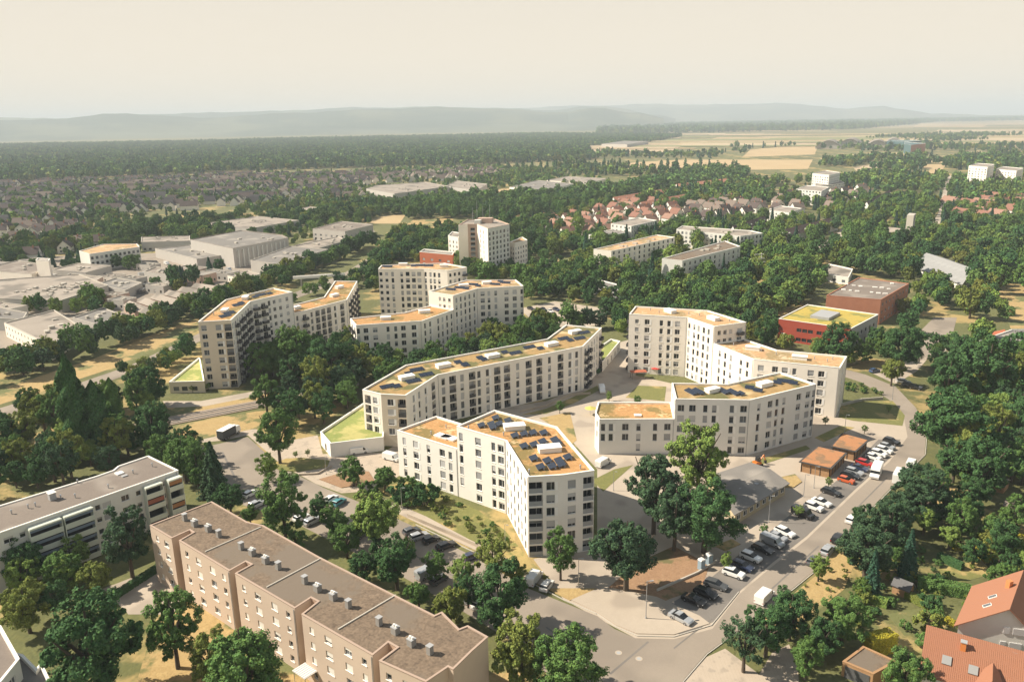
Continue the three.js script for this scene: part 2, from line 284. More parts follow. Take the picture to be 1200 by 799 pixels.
function frameGeo(w, h) {
  return cached(`frame${w},${h}`, () => {
    const t = .07, d = .06, l = [boxGeo(w, t, d, 0, -h / 2, d / 2), boxGeo(w, t, d, 0, h / 2 - t, d / 2), boxGeo(t, h - 2 * t, d, -w / 2 + t / 2, -h / 2 + t, d / 2), boxGeo(t, h - 2 * t, d, w / 2 - t / 2, -h / 2 + t, d / 2)];
    if (w > 1.3) l.push(boxGeo(t, h - 2 * t, d, w * .08, -h / 2 + t, d / 2));
    return merge(l);
  });
}
function shutterGeo(w, h, f) { return cached(`shut${w},${h},${f}`, () => boxGeo(w - .1, h * f - .01, .04, 0, h / 2 - h * f - .002, .1)); }
function railGeo(w) { return cached(`rail${w}`, () => merge([boxGeo(w - .04, .95, .05, 0, .05, -.12), boxGeo(w - .02, .06, .1, 0, 1.0, -.12)])); }
function balconyGeo(w) { return cached(`balc${w}`, () => merge([boxGeo(w + .5, .16, 1.3, 0, -.1, .652), boxGeo(w + .5, .95, .05, 0, .06, 1.275), boxGeo(.05, .95, 1.2, -w / 2 - .225, .06, .64), boxGeo(.05, .95, 1.2, w / 2 + .225, .06, .64)])); }

class Building {
  constructor(name, label, category, at, grp) { this.base = at.clone(); this.base.y = 0; this.g = group(name, this.base); tag(this.g, label, category, grp); }
  rel(p) { return V(p.x - this.base.x, p.y, p.z - this.base.z); }
  part(name, mb, mat, parent) { const g = mb instanceof MB ? mb.geo() : mb; g.translate(-this.base.x, 0, -this.base.z); return mesh(name, g, mat, parent || this.g); }
  // outline: ground points, front edges first, going left to right seen from outside
  volume(q, h, { wall = MAT.plaster, roof = MAT.sedum, coping = MAT.coping, floors = 5, fh = 2.95, first = .0, cols = {}, skip = [], auto, lip = .45, y0 = 0, detail = true, shut = .5, shutMat, parapetT = .38, roofName = 'roof', blockTrees = true, frame = MAT.frame, wallName = 'wall', edgeWall = {}, panels = detail } = {}) {
    const n = q.length, mbs = new Map();
    for (let i = 0; i < n; i++) {
      if (skip.includes(i)) continue;
      const a = q[i], b = q[(i + 1) % n], L = Math.hypot(b.x - a.x, b.z - a.z), d = V((b.x - a.x) / L, 0, (b.z - a.z) / L), nn = V(-d.z, 0, d.x);
      const wm = edgeWall[i] || wall; if (!mbs.has(wm)) mbs.set(wm, new MB()); const mb = mbs.get(wm);
      let list = [];
      const mid = V((a.x + b.x) / 2, 10, (a.z + b.z) / 2), facing = nn.x * -mid.x + nn.z * -mid.z > 0;
      if (cols[i]) {
        for (let [px, kind, f0 = 0, f1 = floors - 1] of cols[i]) {
          let t = px;
          if (px > 1.5) { let lo = 0, hi = 1; const X = (t) => projX(V(a.x + (b.x - a.x) * t, h, a.z + (b.z - a.z) * t)), s = X(1) > X(0) ? 1 : -1; for (let k = 0; k < 24; k++) { const m = (lo + hi) / 2; ((X(m) - px) * s < 0) ? lo = m : hi = m; } t = lo; }
          list.push([t * L, kind, f0, f1]);
        }
      } else if (auto && facing && L > 3) {
        const m = Math.max(1, Math.round(L / auto.sp)); for (let k = 0; k < m; k++) list.push([(k + .5) / m * L, Array.isArray(auto.kind) ? auto.kind[k % auto.kind.length] : auto.kind, auto.from || 0, floors - 1]);
      }
      const holes = []; list.sort((p, r) => p[0] - r[0]); let last = .12;
      for (const [u, kind, f0, f1] of list) {
        const [w, hh, sill, dep] = KIND[kind]; let u0 = Math.max(last, u - w / 2), u1 = u0 + w; if (u1 > L - .1) { u1 = L - .1; u0 = u1 - w; if (u0 < last) continue; }
        last = u1 + .15;
        for (let f = f0; f <= f1; f++) { const v0 = y0 + first + f * fh + sill; if (v0 + hh > h - .3) continue; holes.push({ u0, u1, v0, v1: v0 + hh, dep, kind, f }); }
      }
      const P = (u, v, k) => V(a.x + d.x * u - nn.x * k, v, a.z + d.z * u - nn.z * k);
      const us = [...new Set([0, L, ...holes.flatMap(k => [k.u0, k.u1])])].sort((x, y) => x - y);
      for (let k = 0; k < us.length - 1; k++) {
        const c = (us[k] + us[k + 1]) / 2, hs = holes.filter(o => o.u0 < c && o.u1 > c).sort((x, y) => x.v0 - y.v0); let v = y0;
        for (const o of [...hs, { v0: h, v1: h }]) { if (o.v0 > v + 1e-4) mb.quad(P(us[k], v, 0), P(us[k + 1], v, 0), P(us[k + 1], o.v0, 0), P(us[k], o.v0, 0)); v = o.v1; }
      }
      const turn = Math.atan2(nn.x, nn.z);
      for (const o of holes) {
        const w = +(o.u1 - o.u0).toFixed(3), hh = +(o.v1 - o.v0).toFixed(3), k = o.dep;
        mb.quad(P(o.u0, o.v0, 0), P(o.u0, o.v1, 0), P(o.u0, o.v1, k), P(o.u0, o.v0, k)); mb.quad(P(o.u1, o.v1, 0), P(o.u1, o.v0, 0), P(o.u1, o.v0, k), P(o.u1, o.v1, k));
        mb.quad(P(o.u0, o.v0, 0), P(o.u0, o.v0, k), P(o.u1, o.v0, k), P(o.u1, o.v0, 0)); mb.quad(P(o.u0, o.v1, k), P(o.u0, o.v1, 0), P(o.u1, o.v1, 0), P(o.u1, o.v1, k));
        const loggia = 'Ll'.includes(o.kind), balcony = o.kind === 'B';
        const pane = mesh(loggia || balcony || o.kind === 'd' ? 'balcony_door' : 'window', paneGeo(w, hh), (Math.round(o.u0 * 13 + o.v0 * 29) % 5) === 0 ? MAT.glassLight : MAT.glass, this.g);
        pane.position.copy(this.rel(P((o.u0 + o.u1) / 2, (o.v0 + o.v1) / 2, k - .001))); pane.rotation.y = turn;
        if (detail) mesh('frame', frameGeo(w, hh), frame, pane);
        const r = rnd();
        if (r < shut && !(o.kind === 'd')) mesh('shutter', shutterGeo(w, hh, [.97, .97, .8, .66, .5, .35, .2][Math.floor(r / shut * 7)]), shutMat || (rnd() < .6 ? MAT.shutter : MAT.shutter2), pane);
        if (detail && 'wnxeo'.includes(o.kind)) { const sl = mesh('sill', cached('sill' + w, () => boxGeo(w + .12, .05, .16, 0, -.05, .03)), MAT.coping, pane); sl.position.set(0, -hh / 2 + .001, k); }
        if (panels && 'nfw'.includes(o.kind) && (Math.round(o.u0 * 7) % 3) === 0 && o.u1 + .75 < L) { const sp = mesh('side_panel', cached(`sp${hh}`, () => boxGeo(.62, hh, .05, 0, -hh / 2, .02)), MAT.panel, pane); sp.position.set(w / 2 + .34, 0, k); }
        if (loggia) { const R = mesh('railing', railGeo(w), this.rail || MAT.railGrey, this.g); R.position.copy(this.rel(P((o.u0 + o.u1) / 2, o.v0, 0))); R.rotation.y = turn; }
        if (balcony) { const R = mesh('balcony', balconyGeo(w), this.rail || MAT.rail, this.g); R.position.copy(this.rel(P((o.u0 + o.u1) / 2, o.v0, 0))); R.rotation.y = turn; }
      }
    }
    if (detail) for (let i = 0; i < n; i++) { if (skip.includes(i) || !cols[i]) continue; const a = q[i], b = q[(i + 1) % n], L = Math.hypot(b.x - a.x, b.z - a.z); if (L < 12) continue; const t = .985, dx = (b.x - a.x) / L, dz = (b.z - a.z) / L; this.part('downpipe', cylGeo(.06, .06, h - .3 - y0, 6, a.x + dx * L * t - dz * .09, y0, a.z + dz * L * t + dx * .09), MAT.shutter); }
    for (const [wm, mb] of mbs) this.part(wallName, mb, wm);
    const c = inset(q, parapetT), o = inset(q, -.05), cp = new MB(), T = (p, y) => V(p.x, y, p.z);
    for (let i = 0; i < n; i++) {
      const j = (i + 1) % n;
      cp.quad(T(o[i], h + .06), T(o[j], h + .06), T(c[j], h + .06), T(c[i], h + .06));
      cp.quad(T(o[i], h - .10), T(o[j], h - .10), T(o[j], h + .06), T(o[i], h + .06));
      cp.quad(T(c[j], h - lip), T(c[i], h - lip), T(c[i], h + .06), T(c[j], h + .06));
    }
    this.part('coping', cp, coping);
    this.part(roofName, fill(new MB(), c, h - lip), roof);
    if (blockTrees) block(inset(q, -1.2));
    this.h = h; this.roofY = h - lip; return this;
  }
  boxOn(name, p, w, hgt, d, dir, mat, capMat) {            // a box standing on the roof at p
    const mb = new MB().box(p.x, p.y - .02, p.z, w, hgt, d, -dir); const m = this.part(name, mb, mat);
    if (capMat) { const c = new MB().box(p.x, p.y + hgt - .02, p.z, w + .24, .12, d + .24, -dir); this.part('cap', c, capMat, m); }
    return m;
  }
  solar(list, dir, y = this.roofY) {
    for (const [px, py, long] of list) {
      const p = G(px, py, y + .5), L = long ? 4.6 : 2.5;
      const g = cached('solar' + L, () => { const b = new THREE.BoxGeometry(L, .06, 1.75); b.rotateX(.26); b.translate(0, .52, 0); return b; });
      const m = mesh('solar_panel', g, MAT.solar, this.g); m.position.copy(this.rel(V(p.x, y, p.z))); m.rotation.y = -dir + rr(-.04, .04);
      const s = mesh('stand', cached('sstand' + L, () => merge([boxGeo(.08, .62, .08, -L * .35, -.02, -.7), boxGeo(.08, .62, .08, L * .35, -.02, -.7), boxGeo(L * .9, .12, .25, 0, -.02, .6), boxGeo(L * .9, .12, .25, 0, -.02, -.6)])), MAT.steel, m);
    }
  }
  roofBoxes(list, dir, y = this.roofY, w = 5, d = 2.6, h = 1.1) { for (const [px, py, k = 1] of list) this.boxOn('roof_hatch', G(px, py, y + h * .6).setY(y), w * k, h, d * k, dir, MAT.coping, MAT.white); }
  vents(list, y = this.roofY, mat = MAT.greyMetal) { for (const [px, py] of list) { const p = G(px, py, y + .4); const m = this.part('vent_pipe', cylGeo(.14, .14, .9, 8, p.x, y - .02, p.z), mat); this.part('hood', cylGeo(.24, .16, .16, 8, p.x, y + .86, p.z), mat, m); } }
}
const Zm = (s, ox, oy) => ({ x: (l) => l.map(e => Array.isArray(e) ? [e[0] / s + ox, ...e.slice(1)] : e / s + ox), p: (l) => l.map(e => [e[0] / s + ox, e[1] / s + oy, ...e.slice(2)]) });
const dirOf = (a, b) => Math.atan2(b.z - a.z, b.x - a.x);
const lerp = (a, b, t) => a.clone().lerp(b, t);
const cen = (q) => q.reduce((s, p) => s.add(p), V(0, 0, 0)).multiplyScalar(1 / q.length);

// ---- the white housing estate
{ // front block with two roof levels
  const z = Zm(3.996, 460, 470), hi = GP([[535, 499.5], [592.6, 516.3], [619, 558.8], [660, 556.5], [696.5, 551.3], [652.7, 500], [579.6, 480.5]], 18.7), lo = GP([[465, 504.3], [511, 487.5]], 12.8);
  const b = new Building('apartment_block', 'white apartment block with two stepped sedum roofs beside the wild lawn', 'apartment building', cen(hi));
  b.volume(hi, 18.7, { floors: 6, wall: MAT.plaster, roof: MAT.sedum, cols: { 0: z.x([[318, 'n', 1], [398, 'w'], [470, 'n'], [505, 'w']]), 1: z.x([[537, 'n'], [552, 'n'], [569, 'n'], [587, 'n'], [603, 'n'], [620, 'n']]), 2: [[.17, 'L'], [.64, 'w']], 3: [[.28, 'w'], [.85, 'l']], 4: [[.1, 'l'], [.3, 'w'], [.5, 'w'], [.7, 'w'], [.9, 'n']], 5: [[.2, 'w'], [.5, 'w'], [.8, 'w']] }, shut: .6 });
  b.solar(z.p([[415, 110], [465, 112, 1], [500, 103], [540, 88], [482, 75], [572, 158], [615, 150], [657, 145], [707, 145], [615, 207], [662, 200], [702, 186], [765, 186, 1], [660, 264], [692, 305], [746, 302], [724, 276], [784, 284, 1], [820, 259]]), dirOf(hi[1], hi[2]));
  b.roofBoxes(z.p([[570, 118], [735, 220]]), dirOf(hi[2], hi[4]));
  b.vents(z.p([[355, 125], [520, 155], [880, 310], [640, 330]]));
  b.volume([lo[0], hi[0], lerp(hi[0], hi[6], .92), lo[1]], 12.8, { floors: 4, wall: MAT.plaster, roof: MAT.sedum, skip: [1], cols: { 0: z.x([[52, 'n'], [105, 'w'], [165, 'n'], [230, 'w'], [268, 'n']]), 3: [[.25, 'w'], [.6, 'w'], [.85, 'n']] }, shut: .5 });
  b.roofBoxes(z.p([[235, 165], [265, 172]]), dirOf(lo[0], hi[0]), b.roofY, 4.2, 2.2, .35);
  b.vents(z.p([[180, 150], [250, 120]]));
}
{ // long block in the middle
  const z = Zm(4.99, 360, 370), y = Zm(4.99, 540, 360);
  const q = GP([[424.5, 456.6], [446.2, 461.8], [475.2, 463.2], [513.3, 439.1], [683.3, 405.7], [705.3, 384], [663.2, 380.6], [641.2, 397], [475.2, 427.7]], 15.75);
  const b = new Building('apartment_block', 'long bent white apartment block with dark balcony rows and rows of solar panels', 'apartment building', cen(q)); b.rail = MAT.rail;
  const L = (l, k, ...r) => l.map(x => [x, k, ...r]);
  b.volume(q, 15.75, { floors: 5, wall: MAT.warm, edgeWall: { 1: MAT.beige }, roof: MAT.sedumOlive, cols: { 0: z.x([[350, 'l', 1], [393, 'w', 1]]), 1: z.x([[482, 'w', 1], [560, 'l', 1]]), 2: z.x([[620, 'n'], [652, 'n'], [690, 'n'], [735, 'l']]), 3: [[519, 'f'], [530, 'l'], [541, 'f'], [553, 'l'], [561, 'f'], [571, 'f'], [582.5, 'l'], [594, 'l'], [606.5, 'f'], [619.5, 'l'], [632, 'l'], [644, 'f'], [657, 'l'], [668, 'f'], [676, 'f']], 4: [[.12, 'B'], [.28, 'B'], [.46, 'n'], [.6, 'n'], [.74, 'n'], [.9, 'B']] }, shut: .45 });
  const d = dirOf(q[3], q[4]);
  b.solar(z.p([[468, 410, 1], [522, 408], [640, 312, 1], [592, 334], [695, 340, 1], [620, 378, 1], [880, 268], [925, 284]]), d); b.solar(y.p([[112, 292], [135, 302], [255, 260], [318, 264, 1], [20, 330], [400, 230, 1], [465, 237], [600, 180, 1], [640, 190], [695, 178, 1], [722, 145, 1]]), d);
  b.roofBoxes([...z.p([[795, 288, .9], [580, 358, .9]]), ...y.p([[185, 282, .9], [530, 214, .9], [668, 142, .9]])], d);
  { // projecting dark balcony fronts on the long side
    const a = q[3], c = q[4];
  }
  const pq = GP([[375, 506], [386.5, 519.5], [449, 512], [450, 500], [426, 472], [420, 476]], 4.2);
  b.volume(pq, 4.2, { floors: 1, wall: MAT.plaster, roof: MAT.sedumGreen, roofName: 'podium_roof', cols: { 0: [[.5, 'd']] }, detail: false, lip: .6, shut: 0 });
  const pr = GP([[706, 424], [727, 399.5], [716, 397], [700, 408]], 4.0);
  b.volume(pr, 4.0, { floors: 1, fh: 3, wall: MAT.warm, roof: MAT.sedumGreen, roofName: 'podium_roof', cols: { 0: [[.3, 'd'], [.5, 'd'], [.7, 'd'], [.88, 'd']] }, detail: false, lip: .6, shut: 0 });
}
{ // block by the car park with a low wing
  const z = Zm(4, 680, 420), hi = GP([[792, 467.5], [880, 468.7], [957, 450], [914.5, 436], [852, 450], [787.5, 448.7]], 16.2);
  const b = new Building('apartment_block', 'white apartment block with a low sedum roofed wing behind the tall leafy trees', 'apartment building', cen(hi));
  b.volume(hi, 16.2, { floors: 5, fh: 3.0, wall: MAT.coolwhite, roof: MAT.sedumOlive, cols: { 0: z.x([[475, 'w'], [529, 'w'], [590, 'n'], [632, 'n'], [715, 'n'], [770, 'w']]), 1: z.x([[842, 'n'], [895, 'w'], [928, 'n'], [960, 'n'], [1030, 'w'], [1073, 'w'], [1101, 'n']]), 5: [[.3, 'w', 3], [.7, 'w', 3]] }, shut: .55 });
  const d = dirOf(hi[0], hi[1]), e = dirOf(hi[1], hi[2]);
  b.solar(z.p([[520, 154, 1], [553, 152, 1], [670, 150, 1], [718, 156, 1], [752, 162]]), d + 1.1); b.solar(z.p([[795, 134], [835, 147], [925, 110], [962, 104, 1], [1000, 112]]), e + 1.0);
  b.roofBoxes(z.p([[620, 146, .8], [865, 118, .9]]), e);
  const lo = GP([[697.5, 483.7], [702.5, 491.2], [701, 471]], 10.4);
  b.volume([lo[0], lo[1], hi[0], lerp(hi[0], hi[5], .97), lo[2]], 10.4, { floors: 3, fh: 2.95, first: .6, wall: MAT.coolwhite, roof: MAT.sedum, skip: [2], cols: { 0: [[.5, 'n', 1]], 1: z.x([[108, 'n', 1], [145, 'n', 1], [213, 'w', 1], [275, 'n'], [353, 'n', 1], [411, 'w', 1]]), 4: [[.3, 'w', 1], [.7, 'w', 1]] } });
  b.roofBoxes(z.p([[270, 267, .45]]), d, b.roofY, 4, 3, .3);
}
{ // high and low block behind it
  const z = Zm(4, 720, 345), hi = GP([[737.5, 368], [806, 372], [837.5, 382.5], [875, 377.5], [830, 363.7], [745, 358.7]], 22), lo = GP([[883.7, 421], [985, 431], [993, 417.5], [911, 410]], 16.1);
  const b = new Building('apartment_block', 'tall cream apartment block stepping down to a lower wing beside the red school', 'apartment building', cen(hi));
  b.volume(hi, 22, { floors: 7, fh: 2.98, wall: MAT.cream, roof: MAT.sedumTan, cols: { 0: z.x([[107, 'x'], [155, 'w'], [222, 'n'], [258, 'n'], [298, 'w']]), 1: z.x([[354, 'n'], [378, 'n'], [398, 'n'], [422, 'n'], [445, 'n']]), 2: z.x([[495, 'x', 5], [522, 'x', 5], [548, 'x', 5], [590, 'B', 5]]), 5: [[.3, 'B'], [.7, 'B']] }, shut: .4 });
  b.roofBoxes(z.p([[262, 76, .9], [465, 110, .9]]), dirOf(hi[1], hi[2])); b.vents(z.p([[170, 70], [350, 88], [540, 122], [400, 95], [210, 82]]));
  b.volume([hi[2], ...lo, lerp(hi[2], hi[3], .96)], 16.1, { floors: 5, fh: 2.98, wall: MAT.cream, roof: MAT.sedumTan, skip: [5], cols: { 0: z.x([[497, 'n'], [523, 'n'], [550, 'n'], [597, 'n'], [627, 'n']]), 1: z.x([[690, 'w'], [757, 'w'], [803, 'w'], [848, 'n'], [925, 'w'], [975, 'w']]), 2: [[.45, 'n']] }, shut: .5 });
  b.roofBoxes(z.p([[650, 250, .9], [870, 294, .9]]), dirOf(lo[0], lo[1])); b.vents(z.p([[560, 235], [760, 278], [940, 298], [1025, 300], [690, 262], [1000, 310]]));
}
{ // three level block behind the tree row
  const z = Zm(4.99, 400, 295);
  const mid = GP([[502, 341.5], [531.3, 346.1], [559, 338], [613.4, 335], [604.4, 327.7], [546, 328]], 21.65), hi = GP([[443, 315], [496, 315], [524, 317], [547, 313], [520, 308], [447, 310.6]], 24.6), lo = GP([[410, 373], [417, 381], [494, 376], [474, 366]], 15.75);
  const b = new Building('apartment_block', 'cream apartment block in three stepped heights behind the dense row of trees', 'apartment building', cen(mid));
  b.volume(hi, 24.6, { floors: 8, wall: MAT.cream, roof: MAT.sedumTan, cols: { 0: z.x([[228, 'x'], [262, 'x'], [297, 'n'], [350, 'n'], [385, 'w'], [420, 'w'], [453, 'w']]), 1: z.x([[490, 'n'], [520, 'n'], [543, 'n'], [570, 'n']]), 2: [[.15, 'x'], [.38, 'x'], [.6, 'x'], [.86, 'B']] }, shut: .45, detail: false });
  b.solar(z.p([[270, 84, 1], [460, 77, 1], [510, 79, 1], [420, 80]]), 0); b.roofBoxes(z.p([[360, 72, .8], [600, 80, .8]]), 0);
  b.volume(mid, 21.65, { floors: 7, wall: MAT.warm, roof: MAT.sedumTan, cols: { 0: z.x([[575, 'x', 5], [600, 'x', 5], [630, 'x', 5]]), 1: z.x([[672, 'n'], [698, 'n'], [723, 'n'], [748, 'n'], [776, 'n']]), 2: z.x([[825, 'w'], [862, 'n'], [902, 'n'], [965, 'w'], [1013, 'w'], [1055, 'n']]) }, shut: .5 });
  b.solar(z.p([[640, 217, 1], [690, 207, 1], [730, 212], [770, 188, 1], [800, 196], [900, 187, 1], [960, 178, 1], [930, 170]]), dirOf(mid[2], mid[3]) + .5); b.roofBoxes(z.p([[715, 196, .8], [850, 180, .8]]), dirOf(mid[2], mid[3]));
  b.volume([lo[0], lo[1], lo[2], mid[1], lerp(mid[1], mid[0], .94), lo[3]], 15.75, { floors: 5, wall: MAT.warm, roof: MAT.sedum, skip: [3], cols: { 0: [[.3, 'B'], [.75, 'B']], 1: z.x([[95, 'n'], [140, 'w'], [195, 'w'], [270, 'n'], [315, 'n'], [360, 'w'], [422, 'w']]), 2: z.x([[488, 'n'], [518, 'n'], [565, 'n'], [590, 'n'], [617, 'n'], [643, 'n']]) }, shut: .5 });
  b.roofBoxes(z.p([[258, 386, .8], [485, 347, .9]]), dirOf(lo[1], lo[2]));
}
{ // the left block at the railway
  const z = Zm(4.99, 190, 310), q = GP([[231.5, 377], [270.2, 375], [293.2, 353], [342.3, 342], [320.3, 337.4], [264, 351]], 24.6), r = GP([[406.4, 351], [418.5, 329.4], [392.4, 329], [379.4, 348]], 15.75);
  const b = new Building('apartment_block', 'tall apartment block with a beige gable and stacked dark balconies by the railway', 'apartment building', cen(q)); b.rail = MAT.rail;
  b.volume(q, 24.6, { floors: 8, wall: MAT.plaster, edgeWall: { 0: MAT.beige }, roof: MAT.sedum, cols: { 0: z.x([[237, 'w'], [322, 'w'], [385, 'l']]), 1: [[.05, 'n'], [.11, 'n'], [.19, 'B'], [.3, 'n'], [.4, 'B'], [.52, 'B'], [.62, 'n'], [.72, 'B'], [.84, 'B'], [.94, 'n']], 2: [[.1, 'B'], [.28, 'B'], [.42, 'n'], [.54, 'x'], [.68, 'x'], [.85, 'x']] }, shut: .5 });
  b.solar(z.p([[365, 297, 1], [390, 280, 1], [440, 232, 1], [460, 222], [575, 174, 1], [540, 186], [625, 166]]), dirOf(q[2], q[3])); b.roofBoxes(z.p([[365, 266, .8], [485, 192, .8]]), dirOf(q[1], q[2])); b.vents(z.p([[300, 290], [600, 160]]));
  const j = lerp(q[3], q[2], .12), k = q[3].clone();
  b.volume([j, r[0], r[1], r[2], r[3], lerp(q[3], q[4], .95)], 15.75, { floors: 5, wall: MAT.warm, roof: MAT.sedum, skip: [5], cols: { 0: [[.12, 'n'], [.24, 'B'], [.36, 'n'], [.46, 'l'], [.56, 'l'], [.66, 'l'], [.77, 'n'], [.9, 'l']], 1: [[.12, 'B'], [.3, 'B'], [.5, 'B'], [.7, 'B'], [.88, 'B']] }, shut: .35 });
  b.roofBoxes(z.p([[785, 250, .7], [1035, 130, .8], [1005, 178, .8]]), dirOf(j, r[0]));
  const pq = GP([[197.5, 447.5], [239, 446.5], [234, 420], [232.5, 419]], 4.2);
  b.volume(pq, 4.2, { floors: 1, fh: 3.2, wall: MAT.beige, roof: MAT.sedumGreen, roofName: 'podium_roof', cols: { 0: [[.18, 's'], [.42, 's'], [.7, 's']] }, detail: false, lip: .6, shut: 0, skip: [1] });
}

// ---- the two older slab blocks and the stepped corner house in front
{
  const q = GP([[175, 615.6], [200.5, 630.7], [221.6, 621.1], [226, 623.8], [209.3, 633.4], [268.2, 669], [287.4, 658.1], [294, 661.3], [275, 671.8], [345, 712.9], [364, 700.5], [372, 704.7], [353, 719.7], [436.4, 767.8], [454.8, 752.7], [465, 758.5], [444, 774.3], [499, 799], [525, 781.5], [531, 784.5], [553.4, 762.5], [571.8, 746.2], [548, 733], [538, 737], [517.7, 717], [509, 721], [373.7, 652.6], [308, 615.6], [290, 612], [247.7, 587.7]], 12.6);
  const b = new Building('slab_block', 'long staggered peach slab block with a brown gravel roof and chimney pairs', 'apartment building', cen(q));
  const c4 = [[.14, 'o'], [.38, 'e'], [.66, 'e'], [.88, 'o']], slot = [[.5, 'f']];
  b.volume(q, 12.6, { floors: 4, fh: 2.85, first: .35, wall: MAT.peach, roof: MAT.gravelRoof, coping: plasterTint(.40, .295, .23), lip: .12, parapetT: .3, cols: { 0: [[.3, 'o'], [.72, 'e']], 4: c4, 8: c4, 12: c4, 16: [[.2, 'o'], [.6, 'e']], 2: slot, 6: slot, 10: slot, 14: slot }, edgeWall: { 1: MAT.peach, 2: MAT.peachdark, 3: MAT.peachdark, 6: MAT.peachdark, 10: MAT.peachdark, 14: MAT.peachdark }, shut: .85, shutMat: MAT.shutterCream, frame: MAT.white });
  const z = Zm(3.65, 160, 580), y = Zm(4.615, 340, 640), d = dirOf(q[4], q[5]);
  for (const [px, py, k] of [...z.p([[204, 95], [246, 118, 1], [305, 140, 1], [350, 165], [446, 218], [493, 242, 1], [550, 275, 1], [605, 302], [718, 362], [773, 395, 1], [840, 430, 1], [905, 465]]), ...y.p([[480, 405], [568, 450, 1], [655, 515, 1], [755, 560]])]) {
    const p = G(px, py, 13.2).setY(12.48), m = b.boxOn('chimney', p, k ? 1.1 : .8, k ? 1.2 : 1.45, k ? 1.0 : .8, d, M([.25, .235, .215], .9));
    b.part('cap', new MB().box(p.x, 12.48 + (k ? 1.2 : 1.45) - .02, p.z, k ? 1.2 : .95, .1, k ? 1.1 : .95, -d), MAT.greyMetal, m);
    if (k) for (const s of [-.27, .27]) b.part('flue', cylGeo(.2, .18, .32, 8, p.x + s * Math.cos(d), 13.76, p.z + s * Math.sin(d)), MAT.coping, m);
  }
  for (const l of [z.p([[292, 243], [530, 138]]), z.p([[555, 395], [790, 270]]), y.p([[258, 450], [570, 265]])]) { // low seam walls across the roof
    const [a, e] = GP(l, 12.55), L = a.distanceTo(e); b.part('roof_seam', new MB().box((a.x + e.x) / 2, 12.45, (a.z + e.z) / 2, L, .22, .22, -dirOf(a, e)), MAT.concrete);
  }
  const e = G(357, 786, 3).setY(0), dd = d; // entrance canopy
  const can = b.part('entrance_canopy', new MB().box(e.x, 2.9, e.z, 3.4, .15, 2.6, -dd), MAT.frame);
  for (let k = -3; k <= 3; k++) b.part('rib', new MB().box(e.x + k * .48 * Math.cos(dd), 3.05, e.z + k * .48 * Math.sin(dd), .12, .07, 2.6, -dd), MAT.white, can);
  for (const s of [-1, 1]) b.part('post', cylGeo(.06, .06, 2.92, 6, e.x + s * 1.5 * Math.cos(dd) - 1.1 * Math.sin(dd), 0, e.z + s * 1.5 * Math.sin(dd) + 1.1 * Math.cos(dd)), MAT.steel, can);
}
{
  const q = GP([[-40, 640], [0, 624], [208.4, 551], [173.3, 534], [138, 546], [132, 551], [112, 558], [0, 592], [-40, 606]], 12.6);
  const b = new Building('slab_block', 'white slab block with a dark flat roof and balconies with red awnings', 'apartment building', cen(q));
  b.volume(q, 12.6, { floors: 4, fh: 2.85, first: .35, wall: MAT.whiteOld, roof: MAT.bitumen, lip: .2, parapetT: .35, cols: { 1: [[.03, 'e'], [.10, 'o'], [.50, 'o'], [.55, 'e'], [.66, 'e'], [.74, 'o'], [.89, 'o']], 2: [[.5, 'o']] }, shut: .5 });
  const z = Zm(4.99, 0, 520), d = dirOf(q[1], q[2]), nx = -Math.sin(d), nz = Math.cos(d), P = z.p([[300, 305, 1], [63, 400], [203, 357], [352, 312], [436, 306], [630, 250], [775, 165], [887, 125], [450, 222], [160, 368]]);
  for (const [px, py, k] of P) k ? b.boxOn('chimney', G(px, py, 13.2).setY(12.4), 1.3, 1.6, 1.3, d, MAT.greyMetal, MAT.coping) : b.vents([[px, py]], 12.4, MAT.steel);
  b.boxOn('skylight', G(...z.p([[695, 170]])[0], 12.6).setY(12.4), 1.6, .3, 1.6, d, MAT.white); b.boxOn('skylight', G(...z.p([[725, 185]])[0], 12.6).setY(12.4), 1.3, .25, .9, d, MAT.greyMetal);
  const aw = [M([.30, .10, .06], .9), M([.36, .17, .07], .9), M([.16, .20, .26], .9)], par = plasterTint(.60, .62, .53);
  for (const [t0, t1, o] of [[.12, .29, 0], [.30, .46, 0], [.765, .875, 0], [.905, .995, .4]]) for (let f = 0; f < 4; f++) { // projecting balconies
    const a = lerp(q[1], q[2], t0), c = lerp(q[1], q[2], t1), W = a.distanceTo(c), m = lerp(a, c, .5), y0 = .35 + f * 2.85;
    const at = (u, k) => V(m.x + Math.cos(d) * u + nx * k, 0, m.z + Math.sin(d) * u + nz * k), D = 1.7 + o;
    const bx = (mb, u, k, y, w, h, dep) => { const p = at(u, k); mb.box(p.x, y, p.z, w, h, dep, -d); return mb; };
    const bal = b.part('balcony', bx(bx(bx(bx(new MB(), 0, D / 2, y0, W, .18, D), 0, D - .06, y0 + .18, W, 1.0, .12), -W / 2 + .07, D / 2 - .06, y0 + .18, .12, f === 3 ? 2.6 : 2.66, D - .13), W / 2 - .07, D / 2 - .06, y0 + .18, .12, f === 3 ? 2.6 : 2.66, D - .13), par);
    b.part('balcony_door', bx(new MB(), 0, .03, y0 + .2, W - .3, 2.35, .04), MAT.glass, bal);
    if (f === 3) b.part('balcony_roof', bx(bx(new MB(), 0, D - .1, y0 + 2.5, W, .35, .2), 0, D / 2, y0 + 2.79, W - .3, .1, D - .5), par, bal);
    if ((f + t0 * 50) % 2 < 1.2) b.part('awning', bx(new MB(), 0, D - .2, y0 + (t0 > .7 ? 1.5 : 1.9), W - .3, t0 > .7 ? 1.0 : .6, .05), aw[t0 > .7 ? f % 2 : 2], bal);
  }
}
